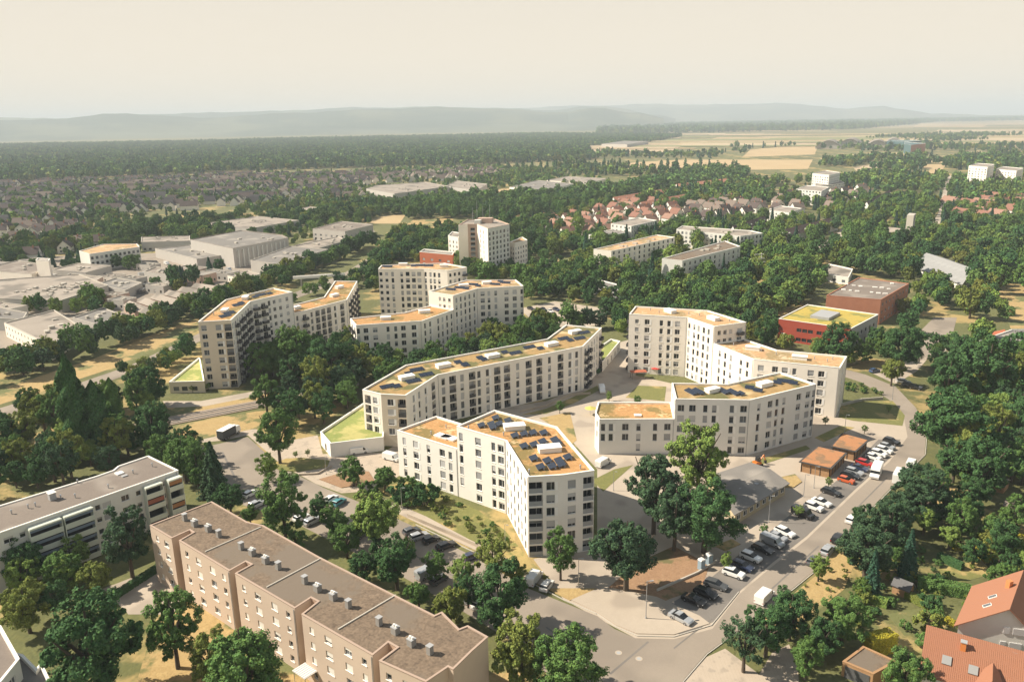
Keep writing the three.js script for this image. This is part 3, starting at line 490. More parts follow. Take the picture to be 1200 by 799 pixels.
{ // corner house at the picture's edge with stepped parapets
  const b = new Building('terrace_house', 'white flat roofed house with stepped parapets beside the dark maple', 'house', G(20, 799, 8));
  b.volume(GP([[-60, 840], [0, 799], [22, 772], [0, 733], [-60, 760]], 12.5), 12.5, { floors: 4, wall: MAT.whiteOld, roof: MAT.bitumen, lip: .6, cols: { 1: [[.5, 'e']], 2: [[.5, 'e']] }, shut: .2 });
  b.volume(GP([[-20, 860], [66, 815], [48, 776], [42, 783], [26, 767], [18, 765]], 9.6), 9.6, { floors: 3, wall: MAT.whiteOld, roof: MAT.bitumenGrey, lip: .6, cols: { 1: [[.5, 'e']] }, shut: .2 });
}

// ---- kindergarten, sheds, school, church, halls
const pitched = (b, q, eave, ridge, wall, roofMat, over = .5, ridgeT = .5, opt = {}) => { // q: four ground points, gables on edges 0 and 2 (ridge from mid of 0 to mid of 2)
  const R0 = lerp(q[0], q[1], ridgeT), R1 = lerp(q[3], q[2], ridgeT), T = (p, y) => V(p.x, y, p.z), w = new MB();
  w.quad(T(q[1], 0), T(q[2], 0), T(q[2], eave), T(q[1], eave)); w.quad(T(q[3], 0), T(q[0], 0), T(q[0], eave), T(q[3], eave));
  w.quad(T(q[0], 0), T(q[1], 0), T(q[1], eave), T(q[0], eave)); w.tri(T(q[0], eave), T(q[1], eave), T(R0, ridge));
  w.quad(T(q[2], 0), T(q[3], 0), T(q[3], eave), T(q[2], eave)); w.tri(T(q[2], eave), T(q[3], eave), T(R1, ridge));
  b.part('wall', w, wall);
  const ax = R0.clone().sub(R1).setY(0).normalize().multiplyScalar(over), r = new MB(), th = opt.th ?? .18;
  const slope = (A, Bq) => { // A eave line points (front, back)
    const dn = (e, R) => { const v = V(e.x - R.x, eave - ridge, e.z - R.z), l = Math.hypot(v.x, v.z); return v.multiplyScalar(over / l); };
    const a0 = T(A[0], eave).add(dn(A[0], R0)).add(ax), a1 = T(A[1], eave).add(dn(A[1], R1)).sub(ax), r0 = T(R0, ridge).add(ax), r1 = T(R1, ridge).sub(ax), up = V(0, th, 0), U = (p) => p.clone().add(up);
    r.quad(U(a0), U(a1), U(r1), U(r0)); r.quad(a0, r0, r1, a1); r.quad(a0, a1, U(a1), U(a0)); r.quad(r0, a0, U(a0), U(r0)); r.quad(a1, r1, U(r1), U(a1));
    return [U(a0), U(a1), U(r1), U(r0)];
  };
  const s1 = slope([q[0], q[3]]), s2 = slope([q[1], q[2]]);
  b.part('roof', r, roofMat); block(inset(q, -1)); return [s1, s2];
};
{ // kindergarten
  const q = GP([[830, 560], [862, 601], [921, 566], [880, 544]], 3.2), b = new Building('kindergarten', 'low ochre kindergarten with a grey shallow roof behind the car park', 'building', cen(q)); q.forEach(p => p.setY(0));
  const d = dirOf(q[1], q[2]), nf = V(-Math.sin(d), 0, Math.cos(d)), turn = Math.atan2(nf.x, nf.z);
  pitched(b, q, 3.2, 4.1, MAT.yellowStucco, MAT.bitumenGrey, .8);
  for (let k = 0; k < 8; k++) { const m = mesh('window', paneGeo(1.5, 1.3), MAT.glass, b.g); m.position.copy(b.rel(lerp(q[1], q[2], (k + .5) / 8).addScaledVector(nf, .02).setY(1.75))); m.rotation.y = turn; mesh('frame', frameGeo(1.5, 1.3), MAT.white, m); }
  const mid = lerp(q[1], q[2], .5).addScaledVector(nf, .06); b.part('wall_band', new MB().box(mid.x, 2.62, mid.z, q[1].distanceTo(q[2]) - .2, .4, .1, -d), MAT.greyMetal);
  for (const [t, u] of [[.3, .4], [.6, .3], [.75, .6]]) { const p = lerp(lerp(q[1], q[2], t), lerp(q[0], q[3], t), u); b.boxOn('roof_light', V(p.x, 3.5, p.z), .9, .6, .9, d, MAT.greyMetal); }
}
for (const [px, lab] of [[[[938, 541], [974, 549], [992, 531], [959, 523.5]], 'timber bicycle shed with a rust brown planted roof beside the parked red car'], [[[975, 523], [1003, 529], [1018, 516], [988, 508]], 'small timber shed with a rust brown roof in front of the dark lawn']]) {
  const q = GP(px, 2.9), b = new Building('bicycle_shed', lab, 'shed', cen(q));
  b.volume(inset(q, .5 * 0 + .35), 2.7, { floors: 1, wall: MAT.wood, roof: MAT.woodRoof, coping: MAT.wood, lip: .1, shut: 0 });
  const w = inset(q, .3);
  for (let i = 0; i < 4; i++) { const a = w[i], c = w[(i + 1) % 4], L = a.distanceTo(c), m = Math.round(L / 2.2); for (let k = 0; k <= m; k++) { const p = lerp(a, c, k / m); b.part('post', new MB().box(p.x, 0, p.z, .14, 2.68, .14), MAT.frameDark); } }
  const rim = new MB(), o = inset(q, -.25), ii = inset(q, .5); for (let i = 0; i < 4; i++) { const j = (i + 1) % 4, T = (p, y) => V(p.x, y, p.z); rim.quad(T(o[i], 2.75), T(o[j], 2.75), T(o[j], 2.98), T(o[i], 2.98)); rim.quad(T(o[i], 2.98), T(o[j], 2.98), T(ii[j], 2.98), T(ii[i], 2.98)); }
  b.part('roof_edge', rim, MAT.tarpaper); b.part('planted_roof', fill(new MB(), inset(q, .2), 3.02), MAT.woodRoof);
}
{ // school with red walls
  const q = GP([[913, 373.3], [998, 385], [1030, 368.3], [946.7, 356.7]], 9.2), b = new Building('school', 'red walled school with a yellow sedum roof and a raised glass lantern', 'school', cen(q));
  b.volume(q, 9.2, { floors: 2, fh: 3.9, wall: MAT.redPanel, edgeWall: { 1: MAT.greyMetal }, roof: MAT.sedumYellow, lip: .3, cols: { 0: [[.3, 's'], [.38, 's'], [.46, 's'], [.58, 's', 1], [.66, 's'], [.74, 's'], [.82, 's'], [.9, 's']], 1: [[.1, 's'], [.25, 's'], [.4, 's'], [.55, 's'], [.7, 's'], [.85, 's']] }, shut: .1, frame: MAT.frameDark });
  const l = GP([[950, 369.5], [972, 372.5], [985, 366], [963, 362.5]], 10); b.part('lantern', fill(new MB().hexa(l, 8.9, 10, false), l, 10.004), MAT.greyMetal);
  const s = G(956, 390, 4).setY(0); b.part('stair_tower', new MB().box(s.x, 0, s.z, 4.2, 8.2, 2.4, -.35), MAT.glassLight); for (const k of [-1, 1]) b.part('tower_frame', new MB().box(s.x + k * 2.3, 0, s.z + k * .8, .5, 8.6, 2.7, -.35), MAT.greyMetal);
  const st = GP([[918, 389], [938, 379]], 4); b.part('outside_stair', new MB().box((st[0].x + st[1].x) / 2, 3, (st[0].z + st[1].z) / 2, st[0].distanceTo(st[1]), .5, 1.6, -dirOf(st[0], st[1])), MAT.coping);
}
{
  const q = GP([[969, 346], [1033, 351], [1066, 332], [1007, 325]], 11.5), b = new Building('school', 'brick school building with a brown flat roof behind the red school', 'school', cen(q));
  b.volume(q, 11.5, { floors: 3, fh: 3.6, wall: MAT.brick, roof: MAT.bitumen, lip: .3, cols: { 1: [.08, .2, .32, .44, .56, .68, .8, .92].map(t => [t, 's']) }, shut: .3, coping: MAT.brick });
  for (let k = 0; k < 14; k++) b.boxOn('roof_unit', G(985 + (k * 37 % 70), 332 + (k * 23 % 13), 11.5).setY(11.2), rr(.8, 2.2), rr(.25, .6), rr(.8, 1.6), .3, MAT.coping);
}
{
  const q = GP([[1128, 331], [1152, 318], [1112, 303], [1067, 309]], 4), b = new Building('sports_hall', 'white hall with a wide grey folded roof among the park trees', 'hall', cen(q));
  pitched(b, [q[0], q[1], q[2], q[3]].map((p, i) => p), 3.5, 9, MAT.whiteOld, MAT.metalRoof, 1.2, .42);
}
{
  const q = GP([[1035, 273], [1062, 276], [1068, 270], [1045, 267]], 7), b = new Building('church', 'pale church with a square grey tower and sloping roof among dense trees', 'church', cen(q));
  pitched(b, [q[1], q[2], q[3], q[0]], 4.5, 9.5, MAT.whiteOld, MAT.roofLight, .6);
  const t = GP([[1063.5, 252], [1071.5, 252.6], [1074, 250], [1066, 249.5]], 21); b.part('tower', fill(new MB().hexa(t, 0, 21, false), t, 21.005), MAT.concrete); b.part('belfry_louvre', (() => { const m = new MB(), c = cen(t); m.box(c.x, 15, c.z + 3.1, 2.2, 4, .3); return m; })(), MAT.greyMetal);
}
// mid-ground blocks: [label, roof outline in the photograph, height, options]
const row = (a) => Array.from({ length: a }, (_, k) => [(k + .5) / a, 'w']);
const blocks = [
  ['factory_hall', 'low brown roofed hall at the corner of the factory yard', [[-30, 316], [36, 321], [62, 311], [20, 305]], 5.5, { floors: 1, wall: MAT.cream, roof: MAT.bitumen, detail: false }],
  ['factory_hall', 'small grey hall between the factory office and the workshop roofs', [[112, 333], [146, 340], [166, 331], [136, 325]], 5, { floors: 1, wall: MAT.whiteOld, roof: MAT.bitumenGrey, detail: false }],
  ['factory_hall', 'narrow pale hall in front of the factory office', [[66, 327], [108, 331], [120, 324], [82, 320]], 4.5, { floors: 1, wall: MAT.pink, roof: MAT.roofLight, detail: false }],
  ['factory_hall', 'small brown roofed hall next to the dark firs', [[168, 318], [196, 322], [206, 316], [182, 312]], 5, { floors: 1, wall: MAT.whiteOld, roof: MAT.bitumen, detail: false }],
  ['factory_hall', 'long flat hall with a pale roof behind the wide flat store', [[100, 319], [60, 316], [90, 308], [130, 311]].reverse(), 5, { floors: 1, wall: MAT.whiteOld, roof: MAT.roofLight, detail: false }],
  ['warehouse', 'long pale market hall in the middle of the far estate', [[236, 262], [290, 268], [350, 258], [300, 253]], 7, { floors: 1, wall: MAT.whiteOld, roof: MAT.roofLight, detail: false }],
  ['apartment_block', 'pale four storey block in the red roofed quarter', [[716, 262], [740, 265], [770, 258], [748, 255]], 12, { floors: 4, wall: MAT.whiteOld, roof: MAT.roofLight, auto: { sp: 4, kind: 'x' }, detail: false }],
  ['apartment_block', 'long low white block before the red roofed quarter', [[690, 275], [708, 278], [752, 268], [735, 265]], 8, { floors: 2, wall: MAT.whiteOld, roof: MAT.bitumenGrey, auto: { sp: 4, kind: 'x' }, detail: false }],
  ['apartment_block', 'white stepped block half sunk in trees near the dark terrace', [[900, 246], [925, 249], [940, 244], [916, 241]], 10, { floors: 3, wall: MAT.whiteOld, roof: MAT.roofLight, auto: { sp: 4, kind: 'x' }, detail: false }],
  ['tower_block', 'ten storey tower block with a pink balcony stack and roof aerials', [[537, 263.5], [548, 262.5], [559, 262.5], [571.5, 267.5], [597, 262.5], [580, 256.5], [548, 257]], 29, { floors: 9, fh: 3, wall: MAT.cream, roof: MAT.roofLight, edgeWall: { 1: MAT.pink, 2: MAT.warm, 3: MAT.whiteOld }, cols: { 1: [[.5, 'L']], 2: [[.3, 'n'], [.6, 'n']], 3: row(6), }, shut: .4, coping: MAT.pink, detail: false }],
  ['apartment_block', 'cream block with an ochre roof adjoining the tower block', [[597, 283.5], [603, 285], [618, 281], [612, 277.5]], 17, { floors: 5, wall: MAT.cream, roof: MAT.sedumTan, auto: { sp: 3.4, kind: 'x' }, detail: false }],
  ['apartment_block', 'cream block end peeping out behind the tower between trees', [[525, 276], [537, 278], [541, 273], [530, 271]], 17, { floors: 5, wall: MAT.cream, roof: MAT.roofLight, auto: { sp: 3.4, kind: 'x' }, detail: false }],
  ['pavilion', 'flat orange walled pavilion with a grey roof among trees', [[491.5, 295], [530, 298.5], [532, 295], [497, 291.5]], 9, { floors: 2, wall: MAT.orangePanel, roof: MAT.bitumenGrey, auto: { sp: 6, kind: 's' }, detail: false }],
  ['slab_block', 'cream slab block with an ochre roof and narrow white end wall', [[695.7, 292], [716.5, 294], [791, 277.8], [770, 275]], 15, { floors: 5, wall: MAT.cream, roof: MAT.sedumTan, cols: { 1: row(13) }, shut: .4, detail: false }],
  ['slab_block', 'pale slab block with a brown gravel roof in front of the long white one', [[776, 303], [800, 305.3], [868, 288.5], [850, 282]], 13, { floors: 4, wall: MAT.whiteOld, roof: MAT.gravelRoof, cols: { 1: row(12) }, shut: .4, detail: false }],
  ['slab_block', 'long white slab block standing across behind the brown roofed one', [[793, 268.5], [868, 276.5], [894, 273], [880, 270], [800, 264.5]], 12.5, { floors: 4, wall: MAT.whiteOld, roof: MAT.roofLight, auto: { sp: 3.6, kind: 'w' }, detail: false }],
  ['pavilion', 'low dark glazed pavilion with a grey roof between pines', [[678, 331], [727, 340], [730, 334.5], [700, 327]], 4.6, { floors: 1, fh: 3.6, wall: MAT.greyWall, roof: MAT.bitumenGrey, auto: { sp: 3, kind: 's' }, detail: false }],
  ['white_pavilion', 'low white pavilion among trees beyond the brick school', [[962, 320], [995, 325], [1000, 315], [972, 309]], 4.2, { floors: 1, wall: MAT.whiteOld, roof: MAT.roofLight, auto: { sp: 5, kind: 's' }, detail: false }],
  ['flat_building', 'long flat building with dark roof strips beside the red sports court', [[1108, 414], [1150, 424], [1230, 405], [1230, 386], [1186, 386], [1140, 402]], 5, { floors: 1, wall: MAT.brick, roof: MAT.bitumenGrey, auto: { sp: 5, kind: 's' }, detail: false }],
  ['tower_block', 'white high-rise at the edge of the fields beside its lower twin', [[1136, 194], [1158, 195.5], [1166, 192.5], [1146, 191]], 26, { floors: 8, wall: MAT.cream, roof: MAT.roofLight, auto: { sp: 5, kind: 's' }, detail: false }],
  ['tower_block', 'white apartment tower at the edge of the fields, lower of two', [[1168, 198], [1192, 200], [1200, 197], [1176, 195]], 20, { floors: 6, wall: MAT.cream, roof: MAT.roofLight, auto: { sp: 5, kind: 's' }, detail: false }],
  ['apartment_block', 'white stepped block among trees with a long low neighbour', [[952.5, 203], [972, 205], [985, 202], [968, 199.5]], 20, { floors: 6, wall: MAT.whiteOld, roof: MAT.roofLight, auto: { sp: 5, kind: 's' }, detail: false }],
  ['apartment_block', 'white four storey block half hidden by trees below the stepped block', [[933.5, 221.5], [963, 224], [972, 219], [945, 217]], 15, { floors: 5, wall: MAT.whiteOld, roof: MAT.roofLight, auto: { sp: 4, kind: 's' }, detail: false }],
  ['apartment_block', 'long pale block lying between the tree belts near the stepped block', [[955, 219], [990, 214], [985, 211], [957, 214]], 9, { floors: 3, wall: MAT.whiteOld, roof: MAT.roofLight, auto: { sp: 4, kind: 's' }, detail: false }],
  ['office_building', 'white four storey factory office with an ochre roof beside dark firs', [[92, 294], [104, 297.5], [163, 289], [160, 285.5], [120, 286]], 11.5, { floors: 3, fh: 3.5, wall: MAT.whiteOld, roof: MAT.sedumTan, cols: { 1: row(11) }, shut: .2, detail: false }],
  ['factory_hall', 'tall pale factory hall with a brown roof and ribbed wall', [[222.5, 280.5], [272.5, 291], [337.5, 278.5], [330, 275], [283, 269.5]], 13, { floors: 1, wall: MAT.whiteOld, roof: MAT.bitumenGrey, detail: false, coping: MAT.roofLight }],
  ['factory_hall', 'low factory hall with a grey roof in front of the tall pale hall', [[181, 291], [230, 303.5], [272, 297], [222, 287]], 6.5, { floors: 1, wall: MAT.whiteOld, roof: MAT.bitumenGrey, detail: false }],
  ['factory_hall', 'long low factory hall with a glazed strip behind the low grey one', [[165, 283.5], [222, 282], [222, 276], [165, 277.5]], 7, { floors: 1, fh: 4, wall: MAT.greyWall, roof: MAT.roofLight, auto: { sp: 4, kind: 's' }, detail: false }],
  ['factory_hall', 'grey roofed shed at an angle beside the railway trees', [[293, 305], [328, 309.5], [384, 292], [340, 288]], 8, { floors: 1, wall: MAT.coolwhite, roof: MAT.bitumenGrey, detail: false }],
  ['factory_hall', 'white narrow hall running from the shed towards the meadow', [[340, 289], [372, 291], [408, 281], [395, 277]], 7, { floors: 1, wall: MAT.whiteOld, roof: MAT.roofLight, detail: false }],
  ['factory_hall', 'white hall with a brown roof where the arterial road bends', [[366, 268], [404, 271], [437, 263], [400, 259]], 9, { floors: 2, wall: MAT.whiteOld, roof: MAT.bitumen, auto: { sp: 6, kind: 's' }, detail: false }],
  ['workshop', 'small cream flat roofed workshop above the railway trees', [[266, 322.5], [284, 326], [305, 321], [290, 317]], 7, { floors: 2, wall: MAT.cream, roof: MAT.roofLight, auto: { sp: 4, kind: 'x' }, detail: false }],
  ['factory_hall', 'pale flat store with a square roof beside the line of street trees', [[4, 378], [58, 404], [95, 383], [63, 363]], 6.5, { floors: 2, fh: 3, wall: MAT.cream, roof: MAT.roofLight, auto: { sp: 4, kind: 'o' }, detail: false }],
  ['factory_hall', 'wide flat store with many roof lights at the edge of the yard', [[-40, 348], [70, 352], [126, 334], [92, 321], [-40, 330]], 6.5, { floors: 1, wall: MAT.whiteOld, roof: MAT.roofLight, detail: false }],
  ['factory_hall', 'dark fronted low store next to the wide flat store', [[-20, 372], [26, 374], [31, 366], [-20, 356]], 6, { floors: 1, wall: MAT.greyWall, roof: MAT.bitumenGrey, detail: false }],
  ['factory_hall', 'grey roofed annex joined to the square pale store', [[84, 372], [112, 380], [143, 369], [120, 360]], 5, { floors: 1, wall: MAT.whiteOld, roof: MAT.bitumenGrey, detail: false }],
  ['silo_building', 'pale windowless silo box rising over the low stores', [[41, 304.5], [56, 305.5], [58, 303], [44, 302]], 13, { floors: 1, wall: MAT.cream, roof: MAT.roofLight, detail: false }],
  ['warehouse', 'long white warehouse at the foot of the housing estate', [[429, 221], [462, 227], [526, 218], [498, 213], [440, 217]], 10, { floors: 1, wall: MAT.whiteOld, roof: MAT.roofLight, detail: false }],
  ['warehouse', 'pale warehouse with a stepped roof beside the long white warehouse', [[522, 218], [558, 223], [571, 215.5], [535, 211.5]], 9, { floors: 1, wall: MAT.whiteOld, roof: MAT.roofLight, detail: false }],
  ['warehouse', 'grey roofed warehouse next to the dry meadow and the woods', [[597, 219], [640, 223], [672, 215], [630, 211]], 8, { floors: 1, wall: MAT.cream, roof: MAT.bitumenGrey, detail: false }],
  ['warehouse', 'low pale warehouse behind the grey roofed warehouse', [[640, 211], [690, 214], [712, 209], [665, 206.5]], 7, { floors: 1, wall: MAT.cream, roof: MAT.roofLight, detail: false }],
  ['warehouse', 'wide pale warehouse beside a tall fir at the estate', [[335, 247], [372, 250], [398, 245], [362, 242]], 7, { floors: 1, wall: MAT.cream, roof: MAT.roofLight, detail: false }],
  ['warehouse', 'white warehouse among far tree tops near the tan fields', [[705, 168.5], [735, 169], [760, 165.5], [730, 165]], 10, { floors: 1, wall: MAT.whiteOld, roof: MAT.bitumenGrey, detail: false }],
];
for (const [name, label, px, h, o] of blocks) {
  if (/hall|warehouse|workshop/.test(name)) { if (o.wall === MAT.whiteOld || o.wall === MAT.coolwhite) o.wall = MAT.hallWall; o.coping ??= MAT.concrete; }
  const q = GP(px, h), b = new Building(name, label, /block/.test(name) ? 'apartment building' : 'building', cen(q)); b.volume(q, h, o);
  if (/ten storey/.test(label)) {
    for (const [x, hh] of [[554, 9], [559, 13], [566, 10], [574, 11]]) { const p = G(x, 259, 29); b.part('aerial', cylGeo(.16, .08, hh, 6, p.x, 28.5, p.z), MAT.steel); }
    b.boxOn('lift_house', G(569, 260, 29).setY(28.4), 9, 3.2, 5, .2, MAT.pink); b.boxOn('lift_house', G(560, 261, 29).setY(28.4), 4, 2.4, 4, .2, MAT.whiteOld);
  } else if (/factory_hall|warehouse|slab|workshop/.test(name)) {
    const c = cen(q), m = /many roof lights/.test(label) ? 26 : 5;
    for (let k = 0; k < m; k++) { const a = lerp(lerp(q[0], q[1], rr(.15, .85)), lerp(q[3 % q.length], q[2], rr(.2, .8)), rr(.2, .8)); if (inside(q, a.x, a.z)) b.boxOn('roof_unit', V(a.x, b.roofY, a.z), rr(1.2, 3), rr(.5, 1.3), rr(1.2, 2.4), dirOf(q[0], q[1]), MAT.concrete); }
  }
  if (/ribbed/.test(label)) for (let k = 1; k < 12; k++) { const p = lerp(q[1], q[2], k / 12); b.part('buttress', new MB().box(p.x, 0, p.z + .7, .7, 11.5, 1.4, -dirOf(q[1], q[2])), MAT.whiteOld); }
}
for (let k = 0; k < 6; k++) { // shed roofs in parallel rows
  const a = G(229 - 15.5 * k, 332 + 4.2 * k, 5), c = G(268 - 17.5 * k, 338 + 5.2 * k, 5), d = dirOf(a, c), n = V(-Math.sin(d), 0, Math.cos(d)).multiplyScalar(3.2);
  const b = new Building('shed_roof_hall', 'narrow pale roofed hall in the row of parallel workshop roofs', 'hall', lerp(a, c, .5), 'parallel workshop halls');
  pitched(b, [a.clone().sub(n), a.clone().add(n), c.clone().add(n), c.clone().sub(n)].map(p => p.setY(0)), 3.4, 5.2, MAT.pink, MAT.roofLight, .3);
}
{ // small workshops crowding the factory yard
  let n = 0; for (let k = 0; k < 160 && n < 12; k++) {
    const px = rr(-15, 262), py = rr(312, 376) - px * .08, p = G(px, py), L = rr(10, 24), W = rr(7, 12), t = .42 + rr(-.05, .05), e = V(Math.cos(t), 0, Math.sin(t)), f = V(-Math.sin(t), 0, Math.cos(t)), h = rr(3.4, 6);
    const q = [[-1, 1], [1, 1], [1, -1], [-1, -1]].map(([a, b]) => V(p.x + e.x * a * L / 2 + f.x * b * W / 2, 0, p.z + e.z * a * L / 2 + f.z * b * W / 2)); if ([...q, p, lerp(q[0], q[1], .5), lerp(q[2], q[3], .5)].some(v => isBlocked(v.x, v.z))) continue; n++;
    const b = new Building('workshop', 'small flat roofed workshop crowded into the factory yard', 'building', p, 'small workshops in the factory yard'); b.volume(q, h, { floors: 1, wall: pick([MAT.hallWall, MAT.cream, MAT.pink, MAT.hallWall]), coping: MAT.concrete, roof: pick([MAT.bitumen, MAT.bitumen, MAT.bitumenGrey, MAT.roofLight]), auto: { sp: 4, kind: 'x' }, detail: false });
    for (let i = 0; i < 3; i++) { const a = lerp(lerp(q[0], q[1], rr(.2, .8)), lerp(q[3], q[2], rr(.2, .8)), rr(.3, .7)); b.boxOn('roof_unit', V(a.x, b.roofY, a.z), rr(.8, 2), rr(.4, 1), rr(.8, 1.6), t, MAT.concrete); }
  }
}
for (const [px, h, lab] of [[[[1013, 239], [1019, 240.5], [1046, 226], [1040, 225]], 9, 'long dark roofed terrace with a white gable running back between trees'], [[[913, 273], [922, 275.5], [983, 259.5], [973, 257.5]], 10, 'long white terrace with a dark red roof beside the lane'], [[[856, 268], [862, 270], [899, 258], [893, 256.5]], 10, 'dark roofed terrace behind the long white slab block'], [[[748, 239], [754, 241], [808, 231], [802, 229]], 9, 'red roofed terrace at the head of the red roofed streets'], [[[716, 233], [722, 235], [778, 225.5], [772, 224]], 9, 'red roofed terrace in front of the woods'], [[[790, 217], [796, 219], [858, 212], [852, 210.5]], 9, 'long red roofed terrace beside the tan field']]) {
  const q = GP(px, h * .7), b = new Building('terrace', lab, 'terraced houses', cen(q)), dark = /dark/.test(lab);
  const s = pitched(b, q.map(p => p.setY(0)), h * .6, h, MAT.whiteOld, dark ? M([.10, .06, .05], .9) : M([.36, .15, .09], .9), .5);
  for (let k = 0; k < 7; k++) { const t = (k + .5) / 7, p = lerp(lerp(q[1], q[2], t), lerp(q[0], q[3], t), .22); b.part('dormer', new MB().box(p.x, h * .62, p.z, 1.8, 1.7, 1.8, -dirOf(q[1], q[2])), MAT.whiteOld); }
}
{ // exhibition halls far out on the plain
  const zz = Zm(4, 900, 110); let k = 0;
  const labs = ['arched exhibition hall at the end of the far group', 'arched exhibition hall, second of the far group', 'arched exhibition hall next to the teal hall', 'wide arched exhibition hall behind the others'];
  for (const [x0, x1, y, L] of [[222, 345, 258, 150], [325, 440, 249, 170], [455, 570, 258, 150], [535, 640, 249, 170]]) {
    const a = G(x0 / 4 + 900, y / 4 + 110), c = G(x1 / 4 + 900, y / 4 + 110), d = dirOf(a, c), W = a.distanceTo(c), n = V(Math.sin(d), 0, -Math.cos(d)), b = new Building('exhibition_hall', labs[k++], 'hall', lerp(a, c, .5)), mb = new MB(), wb = new MB();
    const P = (t, back) => { const p = lerp(a, c, t).addScaledVector(n, back); return V(p.x, 6 + 17 * Math.sin(Math.PI * t), p.z); };
    for (let i = 0; i < 16; i++) { const t = i / 16, u = (i + 1) / 16; mb.quad(P(t, -4), P(u, -4), P(u, L), P(t, L)); wb.quad(P(t, 0).setY(0), P(u, 0).setY(0), P(u, 0), P(t, 0)); wb.quad(P(u, L - 1).setY(0), P(t, L - 1).setY(0), P(t, L - 1), P(u, L - 1)); }
    for (const t of [0, 1]) { wb.quad(P(t, 0).setY(0), P(t, L - 1).setY(0), P(t, L - 1), P(t, 0)); }
    b.part('arched_roof', mb, MAT.roofLight); b.part('wall', wb, MAT.concrete);
  }
  const q = GP([[1060, 172.5], [1068, 174], [1085, 172], [1060, 170]], 14), b = new Building('exhibition_hall', 'dark teal exhibition hall with a rust red end block', 'hall', cen(q)); b.volume(q, 22, { floors: 1, wall: M([.05, .11, .12], .7), edgeWall: { 1: MAT.brick }, roof: M([.06, .12, .13], .7), detail: false });
  b.volume(GP([[1040, 165.2], [1066, 166], [1080, 164.5], [1045, 163.8]], 20), 20, { floors: 1, wall: M([.05, .11, .12], .7), roof: M([.06, .12, .13], .7), detail: false });
}

// ---- the two tiled houses in the gardens
const tileGeo = cached('tile', () => { const s = new THREE.CylinderGeometry(.13, .15, .36, 6, 1, true, -Math.PI / 2, Math.PI); s.rotateX(Math.PI / 2); s.scale(1, .55, 1); return s; });
function tiles(b, corners, mat) {                            // real pantiles over one slope; corners: eave front, eave back, ridge back, ridge front
  const [a0, a1, r1, r0] = corners, along = a1.clone().sub(a0), up = r0.clone().sub(a0), W = along.length(), Lh = up.length(); const au = along.clone().normalize(), uu = up.clone().addScaledVector(au, -up.dot(au)).normalize(), nn = au.clone().cross(uu); if (nn.y < 0) nn.negate();
  const nx = Math.floor(W / .27), ny = Math.floor(Lh / .33), im = new THREE.InstancedMesh(tileGeo, mat, nx * ny), m = new THREE.Matrix4(); im.name = 'roof_tiles'; im.userData.kind = 'stuff'; let k = 0;
  const ex = au.clone(), ez = uu.clone().negate(), ey = ez.clone().cross(ex);
  for (let j = 0; j < ny; j++) for (let i = 0; i < nx; i++) {
    const p = a0.clone().addScaledVector(au, (i + .5) / nx * W).addScaledVector(uu, (j + .5) / ny * Lh).addScaledVector(nn, .035);
    m.makeBasis(ex, nn, ex.clone().cross(nn).multiplyScalar(1)); m.setPosition(p.x - b.base.x, p.y, p.z - b.base.z); im.setMatrixAt(k, m);
    const v = rr(.72, 1.12); im.setColorAt(k++, new THREE.Color().setRGB(v, v * rr(.9, 1.05), v * rr(.85, 1.05)));
  }
  shadow(im); b.g.add(im);
}
const winOn = (b, p, turn, w, h, mat = MAT.glass, fr = MAT.white) => { const m = mesh('window', paneGeo(w, h), mat, b.g); m.position.copy(b.rel(p)); m.rotation.y = turn; mesh('frame', frameGeo(w, h), fr, m); return m; };
{
  const a = G(1124, 731, 5.2), c = G(1215, 745, 5.2), back = G(1143, 688, 5.2).sub(a); a.setY(0); c.setY(0); back.y = 0;
  const q = [a, c, c.clone().add(back), a.clone().add(back)], b = new Building('tiled_house', 'white rendered house with a smooth red roof and two roof windows', 'house', a);
  const [s1] = pitched(b, q, 5.2, 9.6, MAT.whiteOld, MAT.terracotta, .6, .62);
  const at = (t, u) => lerp(lerp(s1[0], s1[1], u), lerp(s1[3], s1[2], u), t);
  const nrm = s1[1].clone().sub(s1[0]).cross(s1[3].clone().sub(s1[0])).normalize(); if (nrm.y < 0) nrm.negate();
  for (const [t, u] of [[.52, .28], [.56, .48]]) { const p = at(t, u).addScaledVector(nrm, .06), m = mesh('roof_window', cached('rw1', () => new THREE.BoxGeometry(.9, .12, 1.3)), MAT.glassLight, b.g); m.position.copy(b.rel(p)); m.quaternion.setFromRotationMatrix(new THREE.Matrix4().lookAt(V(0, 0, 0), s1[3].clone().sub(s1[0]), nrm)); mesh('frame', cached('rw1f', () => merge([boxGeo(1.1, .1, .1, 0, -.05, .68), boxGeo(1.1, .1, .1, 0, -.05, -.68), boxGeo(.1, .1, 1.3, -.5, -.05, 0), boxGeo(.1, .1, 1.3, .5, -.05, 0)])), MAT.white, m); }
  const cp = at(.82, .62); b.part('chimney', new MB().box(cp.x, cp.y - .6, cp.z, .8, 1.9, .8, .3), M([.55, .20, .07], .9));
  const dir = dirOf(a, c), turn = Math.atan2(-Math.sin(dir), Math.cos(dir)), nf = V(-Math.sin(dir), 0, Math.cos(dir));
  for (const [t, y, w] of [[.62, 5.4, 1.0], [.78, 5.4, 1.9], [.6, 2.6, .9], [.76, 2.6, 1.9], [.2, 2.4, 1.2]]) { const p = lerp(a, c, t).addScaledVector(nf, .03).setY(y); const m = winOn(b, p, turn, w, 1.25); mesh('shutter', shutterGeo(w, 1.25, .97), MAT.shutter2, m); }
}
